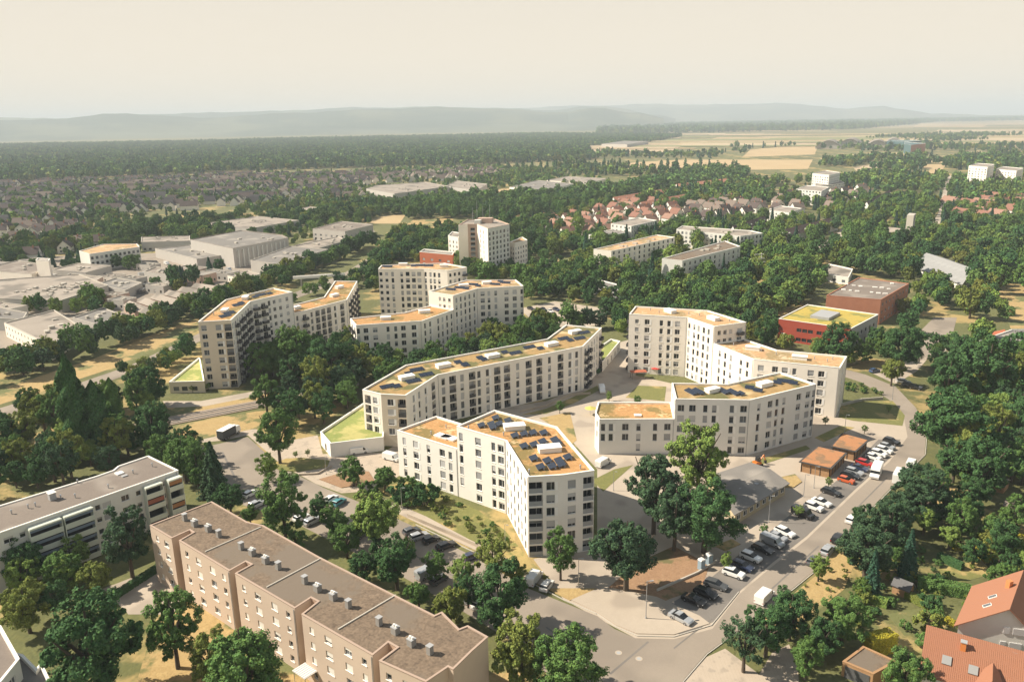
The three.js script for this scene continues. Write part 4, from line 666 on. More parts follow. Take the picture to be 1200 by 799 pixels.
{
  const r0 = G(1090, 734, 7.4), r1 = G(1240, 775, 7.4), d = dirOf(r0, r1), nf = V(-Math.sin(d), 0, Math.cos(d)); r0.setY(0); r1.setY(0);
  const q = [r0.clone().addScaledVector(nf, -5), r0.clone().addScaledVector(nf, 7), r1.clone().addScaledVector(nf, 7), r1.clone().addScaledVector(nf, -5)], b = new Building('tiled_house', 'house with a coarse orange pantile roof, tall chimney and skylights', 'house', r0);
  const [s1, s2] = pitched(b, [q[0], q[1], q[2], q[3]], 3.2, 7.4, MAT.whiteOld, MAT.terracotta, .5, .4167);
  const tm = M([.37, .18, .11], .85); tiles(b, s2, tm); tiles(b, s1, tm);
  const at = (t, u) => lerp(lerp(s2[0], s2[1], u), lerp(s2[3], s2[2], u), t), nrm = s2[1].clone().sub(s2[0]).cross(s2[3].clone().sub(s2[0])).normalize(); if (nrm.y < 0) nrm.negate();
  for (const [px, py] of [[1110, 774], [1141, 785]]) { let best = null, bd = 1e9; for (let t = .1; t < .9; t += .02) for (let u = .02; u < .98; u += .01) { const p = at(t, u), x = projX(p), g = G(px, py, p.y), e = Math.hypot(g.x - p.x, g.z - p.z); if (e < bd) { bd = e; best = p; } } const m = mesh('roof_window', cached('rw2', () => new THREE.BoxGeometry(1.35, .22, 1.5)), M([.26, .26, .25], .5), b.g); m.position.copy(b.rel(best.clone().addScaledVector(nrm, .12))); m.quaternion.setFromRotationMatrix(new THREE.Matrix4().lookAt(V(0, 0, 0), s2[3].clone().sub(s2[0]), nrm)); }
  for (const [px, py, k] of [[1129, 761, 1], [1189, 770, .8]]) { const p = G(px, py, 6.2); const ch = b.part('chimney', new MB().box(p.x, 5, p.z, .75 * k, 2.6 * k, .75 * k, -d), M([.58, .20, .05], .9)); b.part('cap', new MB().box(p.x, 5 + 2.6 * k, p.z, .95 * k, .14, .95 * k, -d), MAT.greyMetal, ch); }
  const dp = G(1163, 792, 5.5).setY(0), hw = 2.2, e1 = V(Math.cos(d), 0, Math.sin(d)); // dormer gable
  const D = [dp.clone().addScaledVector(e1, -hw).addScaledVector(nf, 3), dp.clone().addScaledVector(e1, hw).addScaledVector(nf, 3), dp.clone().addScaledVector(e1, hw).addScaledVector(nf, -2), dp.clone().addScaledVector(e1, -hw).addScaledVector(nf, -2)], dm = new MB(), T = (p, y) => V(p.x, y, p.z), m0 = lerp(D[0], D[1], .5), m1 = lerp(D[3], D[2], .5);
  dm.quad(T(D[0], 3.6), T(D[3], 3.6), T(m1, 6.6), T(m0, 6.6)); dm.quad(T(D[2], 3.6), T(D[1], 3.6), T(m0, 6.6), T(m1, 6.6)); b.part('dormer', dm, MAT.terracotta); b.part('dormer_front', new MB().tri(T(D[0].clone().addScaledVector(nf, -.3), 3.4), T(D[1].clone().addScaledVector(nf, -.3), 3.4), T(m0.clone().addScaledVector(nf, -.3), 6.5)), MAT.slate);
}
{ // garage with a planted roof
  const q = GP([[988, 775], [1024, 790], [1052, 775], [1012, 757]], 2.8), b = new Building('garage', 'brown timber garage with a yellow green planted roof', 'garage', cen(q));
  b.volume(q, 2.8, { floors: 1, wall: MAT.wood, roof: MAT.gravelRoof, coping: MAT.wood, lip: .1, shut: 0 }); b.part('garage_door', (() => { const a = lerp(q[0], q[1], .1), c = lerp(q[0], q[1], .9), d = dirOf(a, c); return new MB().box((a.x + c.x) / 2 - Math.sin(d) * .05, 0, (a.z + c.z) / 2 + Math.cos(d) * .05, a.distanceTo(c), 2.2, .08, -d); })(), MAT.frameDark);
}
for (const [px, h, lab, m] of [[[[1047, 682], [1066, 690], [1072, 684], [1053, 677]], 2.4, 'small garden shed with a grey felt roof behind the clipped hedge', MAT.slate], [[[1150, 562], [1178, 568], [1184, 561], [1160, 557]], 2.4, 'garden shed with a pale roof among the dark trees', MAT.roofLight], [[[1178, 590], [1190, 594], [1195, 588], [1183, 585]], 2.2, 'little garden hut with a weathered roof next to the orchard trees', MAT.bitumen]]) {
  const q = GP(px, h), b = new Building('garden_shed', lab, 'shed', cen(q)); pitched(b, [q[1], q[2], q[3], q[0]].map(p => p.setY(0)), h * .8, h * 1.25, MAT.wood, m, .25);
}
// ------------------------------------------------------------------ small houses of the estates
{
  const variants = [];
  const walls = [MAT.whiteOld, MAT.cream, MAT.warm, MAT.coolwhite], roofs = [M([.035, .032, .034], .85), M([.07, .048, .042], .85), M([.22, .105, .072], .9), M([.17, .13, .105], .9), M([.27, .155, .11], .9)];
  const make = (L, W, eave, ridge) => { const w = new MB(), r = new MB(), P = (x, y, z) => V(x, y, z); w.box(0, 0, 0, L, eave, W); for (const s of [-1, 1]) w.tri(P(s * L / 2, eave, W / 2 * s), P(s * L / 2, eave, -W / 2 * s), P(s * L / 2, ridge, 0)); const o = .5, sl = (ridge - eave) / (W / 2); for (const s of [-1, 1]) { const e = W / 2 + o, y = eave - o * sl; r.quad(P(-L / 2 - o, y, s * e), P(L / 2 + o, y, s * e), P(L / 2 + o, ridge + .15, 0), P(-L / 2 - o, ridge + .15, 0)); r.quad(P(-L / 2 - o, y - .2, s * e), P(L / 2 + o, y - .2, s * e), P(L / 2 + o, ridge - .05, 0), P(-L / 2 - o, ridge - .05, 0)); r.quad(P(-L / 2 - o, y - .2, s * e), P(L / 2 + o, y - .2, s * e), P(L / 2 + o, y, s * e), P(-L / 2 - o, y, s * e)); } const win = new MB(); for (const s of [-1, 1]) for (const z of [-W / 4, W / 4]) for (const y of [1.2, 3.8]) if (y + 1.3 < eave + 1) win.box(s * (L / 2), y, z, .1, 1.3, 1.2); for (let x = -L / 2 + 2; x < L / 2 - 1; x += 3) for (const s of [-1, 1]) win.box(x, 1.3, s * W / 2, 1.3, 1.3, .1); return { w: w.geo(), r: r.geo(), c: new MB().box(L * .2, ridge - 1.2, .8, .8, 2.2, .8).geo(), win: win.geo() }; };
  for (const a of [[11, 9, 5.2, 9.6], [13, 9.5, 4.2, 9.4], [10, 8.5, 5.8, 9.2], [26, 9, 5.4, 9.4], [18, 9.5, 5.2, 9.8]]) variants.push(make(...a));
  const cols = { dark: [0, 1, 0, 1, 3, 0], red: [2, 4], brown: [3, 1] };
  function houses(px, dx, dz, turn, palette, label, grp, keep = .8, vs = [0, 1, 2]) {
    const q = GP(px); let x0 = 1e9, x1 = -1e9, z0 = 1e9, z1 = -1e9; for (const p of q) { x0 = Math.min(x0, p.x); x1 = Math.max(x1, p.x); z0 = Math.min(z0, p.z); z1 = Math.max(z1, p.z); }
    const c = Math.cos(turn), s = Math.sin(turn), R = Math.hypot(x1 - x0, z1 - z0), cx = (x0 + x1) / 2, cz = (z0 + z1) / 2;
    for (let j = -R / 2; j < R / 2; j += dz) for (let i = -R / 2; i < R / 2; i += dx) {
      const I = i + rr(-.15, .15) * dx, J = j + rr(-.12, .12) * dz, x = cx + I * c + J * s, z = cz - I * s + J * c, k = rnd();
      if (k > keep || !inside(q, x, z) || isBlocked(x, z)) continue; NH++;
      const v = variants[pick(vs)]; if (NH > 300) { extra.push([v, x, z, turn + (rnd() < .5 ? Math.PI / 2 : 0), pick(cols[palette]), Math.floor(rnd() * 4)]); block([V(x - 6, 0, z - 6), V(x + 6, 0, z - 6), V(x + 6, 0, z + 6), V(x - 6, 0, z + 6)]); continue; }
      const g = group('estate_house', V(x, 0, z), turn + (rnd() < .5 ? Math.PI / 2 : 0) + rr(-.06, .06)); tag(g, label, 'house', grp);
      mesh('wall', v.w, pick(walls), g); const rf = mesh('roof', v.r, roofs[pick(cols[palette])], g); mesh('chimney', v.c, MAT.brick, rf); mesh('window_set', v.win, MAT.glass, g).userData.kind = 'stuff';
      const hw = 6.5; block([V(x - hw, 0, z - hw), V(x + hw, 0, z - hw), V(x + hw, 0, z + hw), V(x - hw, 0, z + hw)]);
    }
  }
  var NH = 0; const extra = [];
  houses([[640, 262], [720, 245], [760, 238], [800, 245], [790, 262], [700, 280], [650, 285]], 17, 26, .5, 'red', 'gabled house with a red roof behind the tower block', 'red roofed houses behind the tower', .9);
  houses([[800, 245], [860, 236], [900, 245], [860, 262], [800, 260]], 16, 26, .5, 'brown', 'gabled house with a brown roof behind the white slab', 'brown roofed houses behind the slab', .9);
  houses([[900, 235], [1020, 222], [1010, 250], [900, 250]], 20, 30, .3, 'brown', 'gabled house half hidden in the trees near the lane', 'houses near the lane', .55);
  houses([[1110, 240], [1250, 228], [1250, 262], [1115, 262]], 20, 28, .2, 'red', 'red roofed house among the trees below the high-rise', 'red roofed houses below the high-rise', .8, [0, 3, 4]);
  houses([[-40, 320], [150, 284], [60, 262], [-40, 270]], 17, 26, .25, 'brown', 'gabled house next to the factory yard', 'houses next to the factory yard', .7);
  houses([[-40, 268], [300, 240], [430, 234], [430, 205], [300, 206], [-40, 218]], 16, 30, .22, 'dark', 'small gabled house in the crowded far estate', 'houses of the far estate', .7, [0, 1, 2, 3, 4]);
  houses([[250, 222], [420, 208], [560, 198], [600, 205], [560, 211], [430, 216]], 16, 34, .25, 'brown', 'gabled house with a pale brown roof near the forest edge', 'brown roofed houses near the forest', .8);
  const by = new Map(); for (const e of extra) { const k = variants.indexOf(e[0]) + ',' + e[4] + ',' + e[5]; by.has(k) ? by.get(k).push(e) : by.set(k, [e]); }
  for (const [k, L] of by) { const [vi, ri, wi] = k.split(',').map(Number); for (const [geo, mat, nm] of [[variants[vi].w, walls[wi], 'distant_house_walls'], [variants[vi].r, roofs[ri], 'distant_house_roofs']]) { const im = new THREE.InstancedMesh(geo, mat, L.length), m = new THREE.Matrix4(); L.forEach((e, i) => { m.makeRotationY(e[3]); m.setPosition(e[1], 0, e[2]); im.setMatrixAt(i, m); }); im.name = numbered(nm); im.userData = { kind: 'stuff', label: 'crowd of small gabled houses of the far estate', category: 'houses' }; shadow(im); scene.add(im); } }
  console.log('houses', NH);
}

// ------------------------------------------------------------------ hills, fields
function ridge(pts, D, label) {                             // pts: [picture x, crest y]; a range of hills at distance D
  const mb = new MB(), rows = [];
  const fine = []; for (let x = pts[0][0]; x <= pts[pts.length - 1][0]; x += 14) { let k = 0; while (k < pts.length - 2 && x > pts[k + 1][0]) k++; const t = (x - pts[k][0]) / (pts[k + 1][0] - pts[k][0]), s = t * t * (3 - 2 * t); fine.push([x, pts[k][1] + (pts[k + 1][1] - pts[k][1]) * s + .5 * Math.sin(x * .071 + D) + .35 * Math.sin(x * .19 + D * 2)]); }
  for (const [x, y] of fine) {
    const d = ray(x, y), s = D / Math.hypot(d.x, d.z), c = V(d.x * s, CAM_H + d.y * s, d.z * s), f = V(c.x, 0, c.z).normalize(), h = Math.max(4, c.y);
    rows.push([V(c.x - f.x * D * .22, -5, c.z - f.z * D * .22), V(c.x - f.x * D * .13, h * (.23 + .05 * Math.sin(x * .023 + D)), c.z - f.z * D * .13), V(c.x - f.x * D * .06, h * (.64 + .07 * Math.sin(x * .031 + D * 3)), c.z - f.z * D * .06), V(c.x, h, c.z), V(c.x + f.x * D * .12, -5, c.z + f.z * D * .12)]);
  }
  for (let i = 0; i < rows.length - 1; i++) for (let k = 0; k < 4; k++) mb.quad(rows[i][k], rows[i + 1][k], rows[i + 1][k + 1], rows[i][k + 1]);
  return struct('hills', mb.geo(), MAT.hill);
}
ridge([[-160, 146], [-60, 141.5], [0, 140.5], [60, 140], [127, 133], [190, 135], [240, 138.5], [300, 134], [350, 132], [400, 129.5], [460, 127], [527, 125.5], [590, 128], [660, 131.5], [700, 126], [745, 132], [790, 140.5]], 8200);
ridge([[-160, 143], [0, 137], [60, 139], [200, 133], [300, 130.5], [420, 126], [520, 125], [600, 127], [650, 129], [690, 124.5], [705, 124], [725, 125.5], [760, 134], [800, 139]], 10500);
ridge([[560, 128], [680, 124], [760, 122], [850, 122.5], [910, 120.5], [960, 124], [990, 127], [1035, 124.5], [1060, 128], [1100, 133.5], [1200, 135], [1320, 134]], 14000);
{
  const F = [[[800, 187], [953, 187], [947, 198], [800, 200], [700, 197], [745, 190]], [[690, 171], [800, 170], [790, 176], [690, 178]], [[800, 162], [905, 161], [890, 167], [795, 170]], [[880, 175], [960, 169], [955, 181], [870, 184]], [[1000, 196], [1045, 188], [1042, 195], [1005, 201]], [[1075, 187], [1150, 176], [1155, 182], [1100, 192]], [[1100, 166], [1210, 162], [1210, 172], [1100, 172]], [[1100, 152], [1200, 152], [1210, 157], [1090, 159]], [[940, 160], [1030, 158], [1030, 161], [930, 163]], [[1080, 144], [1160, 146], [1150, 149], [1070, 149]], [[730, 177], [790, 176], [790, 180], [740, 181]], [[960, 185], [1060, 178], [1060, 185], [970, 190]], [[1060, 193], [1110, 192], [1100, 205], [1085, 215], [1090, 198]], [[0, 186], [75, 184], [75, 187], [0, 189]], [[85, 181], [110, 181], [110, 183], [85, 184]], [[530, 225], [600, 221], [590, 228], [540, 230]], [[560, 228], [610, 222], [612, 226], [570, 234]]];
  F.forEach((p, i) => sheet('field', p, .05 + .004 * i, [MAT.fieldA, MAT.fieldB, MAT.fieldD][i % 3]));
  let y = .14;                                              // patchwork further out
  for (let k = 0; k < 150; k++) {
    const px = rr(600, 1240), py = rr(147 - .0155 * (px - 600), 176 - .0155 * (px - 600)), c = G(px, py), w = rr(60, 220) * (1 + c.length() / 4000), l = rr(12, 42) * (1 + c.length() / 2600), t = .35 + rr(-.12, .12), e = V(Math.cos(t), 0, Math.sin(t)), f = V(-Math.sin(t), 0, Math.cos(t));
    if (px < 760 && py < 160) continue;
    const q = [[-1, -1], [1, -1], [1, 1], [-1, 1]].map(([a, b]) => V(c.x + e.x * a * w + f.x * b * l, 0, c.z + e.z * a * w + f.z * b * l));
    y += .012; struct('field', fill(new MB(), q, y).geo(), pick([MAT.fieldA, MAT.fieldB, MAT.fieldB, MAT.fieldD, MAT.fieldC, MAT.fieldA]));
  }
}

// ------------------------------------------------------------------ trees
function leafCloud(points, size, flat = .3) {               // one rhombic leaf face per point: [pos, outward]
  const p = [], n = [], c = [], u = [];
  for (const [o, out] of points) {
    const nn = V(out.x + rr(-.85, .85), out.y + flat + rr(-.7, .7), out.z + rr(-.85, .85)).normalize();
    const t = V(rr(-1, 1), rr(-1, 1), rr(-1, 1)).cross(nn).normalize(), b = nn.clone().cross(t), s = size * rr(.65, 1.35), k = rr(.45, .75);
    const A = o.clone().addScaledVector(t, s), B = o.clone().addScaledVector(b, s * k).addScaledVector(nn, s * .12), C = o.clone().addScaledVector(t, -s), D = o.clone().addScaledVector(b, -s * k).addScaledVector(nn, s * .12);
    const f1 = B.clone().sub(A).cross(C.clone().sub(A)).normalize(), f2 = C.clone().sub(A).cross(D.clone().sub(A)).normalize();
    const v = rr(.72, 1.25), w = rr(.9, 1.12), yel = rr(0, 1) < .12 ? 1.2 : 1;
    for (const [q, f] of [[A, f1], [B, f1], [C, f1], [A, f2], [C, f2], [D, f2]]) { p.push(q.x, q.y, q.z); n.push(f.x, f.y, f.z); c.push(v * w * yel, v * (yel > 1 ? 1.15 : 1), v / w); u.push(0, 0); }
  }
  const g = new THREE.BufferGeometry();
  g.setAttribute('position', new THREE.Float32BufferAttribute(p, 3)); g.setAttribute('normal', new THREE.Float32BufferAttribute(n, 3)); g.setAttribute('color', new THREE.Float32BufferAttribute(c, 3)); g.setAttribute('uv', new THREE.Float32BufferAttribute(u, 2));
  return g;
}
const dirRand = () => { const z = rr(-1, 1), a = rr(0, 6.2832), s = Math.sqrt(1 - z * z); return V(s * Math.cos(a), z, s * Math.sin(a)); };
// all crowns are made for radius 1; H is the height in radii
const SPEC = { broad: { H: 2.3, nl: 40, y0: .28 }, oval: { H: 2.9, nl: 40, y0: .36 }, sparse: { H: 2.4, nl: 24, y0: .5 }, poplar: { H: 5.6 }, spruce: { H: 4.2 }, fir: { H: 2.9 }, bush: { H: 1.35, nl: 12, y0: 0 } };
function crownPoints(kind, N) {
  const S = SPEC[kind], pts = [];
  if (kind === 'spruce' || kind === 'fir') {
    const tiers = kind === 'spruce' ? 15 : 10;
    for (let i = 0; i < N; i++) {
      const t = Math.pow(rnd(), 1.25), tier = t * tiers, ph = tier % 1, a = rr(0, 6.283), lob = .78 + .22 * Math.sin(a * (5 + Math.floor(tier) % 3) + Math.floor(tier) * 2.3);
      const R = (Math.pow(1 - t, .85) * .95 + .03) * (1 - .38 * ph) * lob, r = R * Math.sqrt(rr(.35, 1)), y = S.H * (.06 + .94 * t) - r * .16;
      pts.push([V(Math.cos(a) * r, y, Math.sin(a) * r), V(Math.cos(a) * .8, .5, Math.sin(a) * .8)]);
    }
    return pts;
  }
  if (kind === 'poplar') {
    for (let i = 0; i < N; i++) { const t = rnd(), a = rr(0, 6.283), R = Math.pow(Math.sin(Math.PI * Math.min(1, .10 + .9 * t)), .55) * (.8 + .25 * Math.sin(a * 3 + t * 22)) * (t > .85 ? 1 - (t - .85) * 3 : 1), r = R * Math.sqrt(rr(.4, 1)); pts.push([V(Math.cos(a) * r, S.H * (.05 + .95 * t), Math.sin(a) * r), V(Math.cos(a), .25, Math.sin(a))]); }
    return pts;
  }
  const cy = (S.y0 + S.H) / 2, ry = (S.H - S.y0) / 2, lobes = [], bumps = Array.from({ length: 4 }, () => [dirRand(), rr(-.22, .26)]);
  const env = (d) => bumps.reduce((s, [b, k]) => s + k * Math.max(0, b.dot(d)), .92);      // uneven outline
  for (let i = 0; i < S.nl; i++) {
    const y = 1 - 2 * (i + .5) / S.nl, a = i * 2.39996 + rr(-.6, .6), s = Math.sqrt(1 - y * y), d = V(s * Math.cos(a), y, s * Math.sin(a)), k = env(d) * rr(.42, .9), R = rr(.15, .32);
    const c = V(d.x * k, cy + d.y * k * ry, d.z * k);
    for (let j = 0; j < 9; j++) { const e = dirRand(); e.y = e.y * .8 + .15; lobes.push([c.clone().addScaledVector(e, R * rr(.5, 1)), R * rr(.3, .52)]); }
  }
  while (pts.length < N) {
    const [c, R] = pick(lobes), d = dirRand(), q = c.clone().addScaledVector(d, R * Math.pow(rr(.15, 1), .45)); const o = V(q.x, (q.y - cy) / ry, q.z);
    if (q.y < 0.03) continue;
    if (o.length() < .42 && rnd() < .7) continue;
    pts.push([q, d.clone().multiplyScalar(.7).add(o.normalize().multiplyScalar(.45))]);
  }
  return pts;
}
function trunkGeo(kind) {
  const H = SPEC[kind].H, l = [], c = (r0, r1, a, b) => { const d = b.clone().sub(a), g = new THREE.CylinderGeometry(r1, r0, d.length(), 6, 1, true); g.translate(0, d.length() / 2, 0); g.applyQuaternion(new THREE.Quaternion().setFromUnitVectors(V(0, 1, 0), d.normalize())); g.translate(a.x, a.y, a.z); return g; };
  if (kind === 'bush') { for (let i = 0; i < 4; i++) l.push(c(.03, .015, V(rr(-.1, .1), -.05, rr(-.1, .1)), V(rr(-.5, .5), rr(.4, .8), rr(-.5, .5)))); return merge(l); }
  if (['spruce', 'fir', 'poplar'].includes(kind)) return merge([c(.075, .012, V(0, -.05, 0), V(0, H * .96, 0))]);
  l.push(c(.085, .06, V(0, -.05, 0), V(.02, H * .36, .01)));
  for (let i = 0; i < 6; i++) { const a = i * 1.05 + rr(-.3, .3), m = V(Math.cos(a) * .3, H * rr(.5, .62), Math.sin(a) * .3); l.push(c(.045, .03, V(.01, H * rr(.26, .36), 0), m)); l.push(c(.03, .012, m, V(Math.cos(a) * rr(.5, .7), H * rr(.62, .85), Math.sin(a) * rr(.5, .7)))); }
  l.push(c(.055, .015, V(.02, H * .35, .01), V(0, H * .9, 0)));
  return merge(l);
}
const LOD = { broad: [26000, 3600, 180], oval: [26000, 3600, 180], sparse: [9000, 1400, 120], poplar: [14000, 2600, 190], spruce: [14000, 2400, 150], fir: [16000, 2600, 150], bush: [5000, 1000, 90] };
const LEAF = { broad: [.032, .085, .29], oval: [.032, .085, .29], sparse: [.035, .10, .30], poplar: [.085, .18, .5], spruce: [.068, .155, .42], fir: [.052, .125, .34], bush: [.06, .135, .36] };
const proto = {};
function crown(kind, lod, v) { return proto[kind + lod + v] ??= leafCloud(crownPoints(kind, LOD[kind][lod]), LEAF[kind][lod], kind === 'spruce' || kind === 'fir' ? .25 : .35); }
function stem(kind, v) { return proto['t' + kind + v] ??= trunkGeo(kind); }
const leafMat = (r, g, b) => { const m = new THREE.MeshPhysicalMaterial({ color: lin(r, g, b), roughness: .9, specularIntensity: .35, vertexColors: true, side: THREE.DoubleSide }); return m; };
const TONE = { dark: leafMat(.056, .122, .042), mid: leafMat(.100, .182, .048), olive: leafMat(.172, .208, .048), light: leafMat(.178, .260, .062), blue: leafMat(.040, .098, .060), pine: leafMat(.050, .096, .046), yellow: leafMat(.36, .32, .035), copper: leafMat(.09, .042, .036) };
for (const k in TONE) TONE[k].name = k;
const LODof = (p) => { const d = p.length(); return d < 330 ? 0 : d < 900 ? 1 : 2; };
const NAMES = { broad: 'broadleaf_tree', oval: 'broadleaf_tree', sparse: 'young_tree', poplar: 'poplar_tree', spruce: 'spruce_tree', fir: 'fir_tree', bush: 'shrub' };
function plant(kind, p, r, h, tone, label, grp, category) {
  const v = Math.floor(rnd() * (kind === 'broad' ? 7 : 4)), lod = LODof(p), g = group(NAMES[kind], V(p.x, 0, p.z), rr(0, 6.283));
  tag(g, label, category || (kind === 'bush' ? 'shrub' : 'tree'), grp);
  mesh(kind === 'bush' ? 'stem' : 'trunk', stem(kind, v), MAT.bark, g); mesh(kind === 'bush' ? 'foliage' : 'crown', crown(kind, lod, v), TONE[tone], g);
  const k = rr(.88, 1.13); g.scale.set(r * k, h / SPEC[kind].H, r / k); return g;
}
// one tree by its crown in the photograph: centre, radius in pixels; its distance follows from the ground it stands on
const queue = [];
function T(cx, cy, rp, kind, tone, label, grp, hk = 1) {
  let p = G(cx, cy, 6), r = 4, h = 9; const S = SPEC[kind];
  for (let i = 0; i < 6; i++) { r = rp * depthOf(V(p.x, 6, p.z)) / FOC; h = S.H * r * hk; p = G(cx, cy, h * (kind === 'bush' ? .5 : kind === 'spruce' || kind === 'poplar' ? .5 : .58)); }
  queue.push({ kind, p: V(p.x, 0, p.z), r, h, tone, label, grp, size: rp, fixed: true });
}
function region(px, spacing, kinds, label, grp, { rmin = 3.2, rmax = 5.2, keep = 1, clump = 0, jitter = .42, things = true, hk = [.9, 1.15] } = {}) {
  const q = GP(px); let x0 = 1e9, x1 = -1e9, z0 = 1e9, z1 = -1e9; for (const p of q) { x0 = Math.min(x0, p.x); x1 = Math.max(x1, p.x); z0 = Math.min(z0, p.z); z1 = Math.max(z1, p.z); }
  for (let z = z0; z < z1; z += spacing) for (let x = x0; x < x1; x += spacing) {
    const X = x + rr(-jitter, jitter) * spacing, Z = z + rr(-jitter, jitter) * spacing, c = clump ? NZ.a[((Math.floor(Z / clump) % 512 + 512) % 512) * 512 + (Math.floor(X / clump) % 512 + 512) % 512] : 1, d = rnd();
    const a = pick(kinds), r = rr(rmin, rmax), hh = rr(...hk), drop = clump ? c < 1 - keep : d > keep;
    if (drop || !inside(q, X, Z) || isBlocked(X, Z)) continue;
    const p = V(X, 0, Z); const k = SPEC[a[0]].H;
    const rad = a[0] === 'spruce' ? r * .62 : a[0] === 'poplar' ? r * .5 : a[0] === 'fir' ? r * .8 : r;
    queue.push({ kind: a[0], p, r: rad, h: rad * k * hh, tone: a[1], label: label[a[0]] || label, grp: (grp && grp[a[0]]) || grp, size: rad * FOC / p.length(), fixed: false, stuff: !things });
  }
}
// hand-set trees near the camera: crown centre x, y, radius in the photograph
const grove = (px, sp, tones, label, grp, o) => region(px, sp, tones, label, grp, o);
const one = (l) => { for (const a of l) T(...a); };
one([
  [147, 627, 33, 'oval', 'pine', 'dark spreading pine in front of the white slab block'],
  [28, 708, 29, 'broad', 'olive', 'olive maple beside the white house with stepped parapets'],
  [104, 752, 62, 'broad', 'dark', 'big dark maple in the yard of the stepped white house'],
  [200, 728, 38, 'oval', 'mid', 'tall green tree at the end of the peach slab block'],
  [283, 774, 56, 'broad', 'mid', 'wide loose tree against the peach facade', null],
  [248, 545, 24, 'fir', 'pine', 'dark fir beside the gable of the white slab block'],
  [213, 532, 28, 'broad', 'mid', 'round tree with a bare trunk behind the white slab block'],
  [330, 588, 32, 'oval', 'mid', 'tall gappy tree over the parked cars behind the peach slab block'],
  [373, 592, 16, 'broad', 'dark', 'small dark tree next to the tall gappy tree'],
  [324, 503, 26, 'oval', 'mid', 'round tree standing free on the paved square'],
  [413, 549, 17, 'broad', 'mid', 'small round tree next to the white vans'],
  [450, 557, 16, 'broad', 'mid', 'small tree in front of the white low wing'],
  [437, 604, 36, 'broad', 'light', 'big light green tree at the head of the parking street'],
  [463, 655, 31, 'broad', 'dark', 'dark round tree behind the middle of the peach slab block'],
  [490, 694, 17, 'broad', 'mid', 'small tree between dark tree and peach roof'],
  [527, 707, 24, 'broad', 'olive', 'olive tree at the end of the peach slab block roof'],
  [587, 698, 38, 'broad', 'dark', 'dark full crowned tree at the street end of the peach roof'],
  [612, 760, 40, 'broad', 'olive', 'yellowish crowned tree at the street corner beside the peach slab block'],
  [664, 776, 44, 'broad', 'mid', 'broad green tree at the street corner beside the yellowish one'],
  [577, 652, 28, 'sparse', 'olive', 'thin crowned tree over the parked cars at the wild lawn'],
  [541, 668, 20, 'sparse', 'light', 'thin young tree beside the parking street'],
  [657, 644, 21, 'oval', 'mid', 'slim tree at the corner of the front white block', null, 1.15],
  [735, 640, 44, 'broad', 'pine', 'heavy dark tree on bare earth beside the white front block'],
  [768, 568, 38, 'oval', 'pine', 'tall dark tree in front of the low sedum wing'],
  [820, 532, 38, 'oval', 'light', 'tall bright tree towering before the white block windows'],
  [828, 600, 40, 'broad', 'dark', 'dense dark tree beside the kindergarten'],
  [792, 600, 30, 'oval', 'pine', 'narrow dark tree between the two heavy ones'],
  [874, 752, 30, 'sparse', 'pine', 'wispy pine on the verge at the street bend'],
  [900, 735, 30, 'broad', 'dark', 'dark bushy tree on the verge beside the street'],
  [928, 716, 30, 'broad', 'dark', 'second dark bushy tree on the verge, next to a lamp'],
  [946, 768, 20, 'oval', 'mid', 'slim green tree in the gardens beside the path'],
  [1024, 672, 15, 'spruce', 'blue', 'pointed spruce in front of the garden shed', null, 1],
  [1067, 648, 15, 'spruce', 'blue', 'pointed spruce behind the clipped hedge', null, 1],
  [961, 662, 13, 'oval', 'light', 'small light green street tree on dry grass', null],
  [990, 720, 30, 'broad', 'mid', 'round garden tree above the planted garage'],
  [965, 740, 24, 'broad', 'dark', 'dark garden tree next to the planted garage'],
  [1063, 786, 32, 'broad', 'mid', 'round tree beside the pantile roof'],
  [1086, 752, 17, 'bush', 'mid', 'garden shrub in front of the pantile house gable'],
  [1090, 728, 20, 'bush', 'olive', 'wide shrub near the white rendered house'],
  [1112, 728, 11, 'bush', 'yellow', 'golden shrub at the wall of the white rendered house'],
  [1018, 640, 36, 'broad', 'pine', 'dark yew mass at the street, nearest the two spruces', null, .9],
  [1046, 612, 32, 'broad', 'pine', 'dark yew mass at the street, middle of three', null, .9],
  [1085, 578, 34, 'broad', 'pine', 'dark yew mass at the street, beside the caravan', null, .9],
  [1115, 490, 46, 'broad', 'dark', 'huge dark tree beside the road bend', null, 1],
  [1155, 540, 36, 'broad', 'dark', 'large dark tree behind the huge one at the bend'],
  [1160, 430, 38, 'broad', 'dark', 'large dark tree between the huge tree and the flat school roofs'],
  [1047, 432, 16, 'broad', 'olive', 'rust tinged tree at the school parking'],
  [983, 398, 22, 'broad', 'dark', 'dark tree beside the red school wall'],
  [1060, 402, 26, 'broad', 'dark', 'dark tree in the school yard'],
  [965, 405, 12, 'broad', 'olive', 'small tree in front of the red school stair'],
  [84, 480, 17, 'poplar', 'dark', 'tall dark poplar, tallest of three by the railway', null, 1.38],
  [113, 492, 15, 'poplar', 'dark', 'dark poplar next to the tallest one by the railway', null, 1.15],
  [132, 478, 11, 'poplar', 'mid', 'slender poplar, thinnest of three by the railway', null, 1.2],
  [167, 448, 25, 'broad', 'dark', 'dark round tree beside the beige gable podium'],
  [177, 494, 30, 'broad', 'dark', 'dark round tree above the railway track'],
  [345, 405, 28, 'broad', 'mid', 'light crowned tree before the dark balconies'],
  [384, 418, 28, 'broad', 'dark', 'very dark tree between the two balcony blocks'],
  [310, 458, 18, 'oval', 'mid', 'small tree at the path below the balcony block'],
  [572, 320, 16, 'oval', 'mid', 'tall tree in front of the ten storey tower', null],
  [1140, 350, 18, 'broad', 'olive', 'yellowish tree at the grey folded roof'],
]);
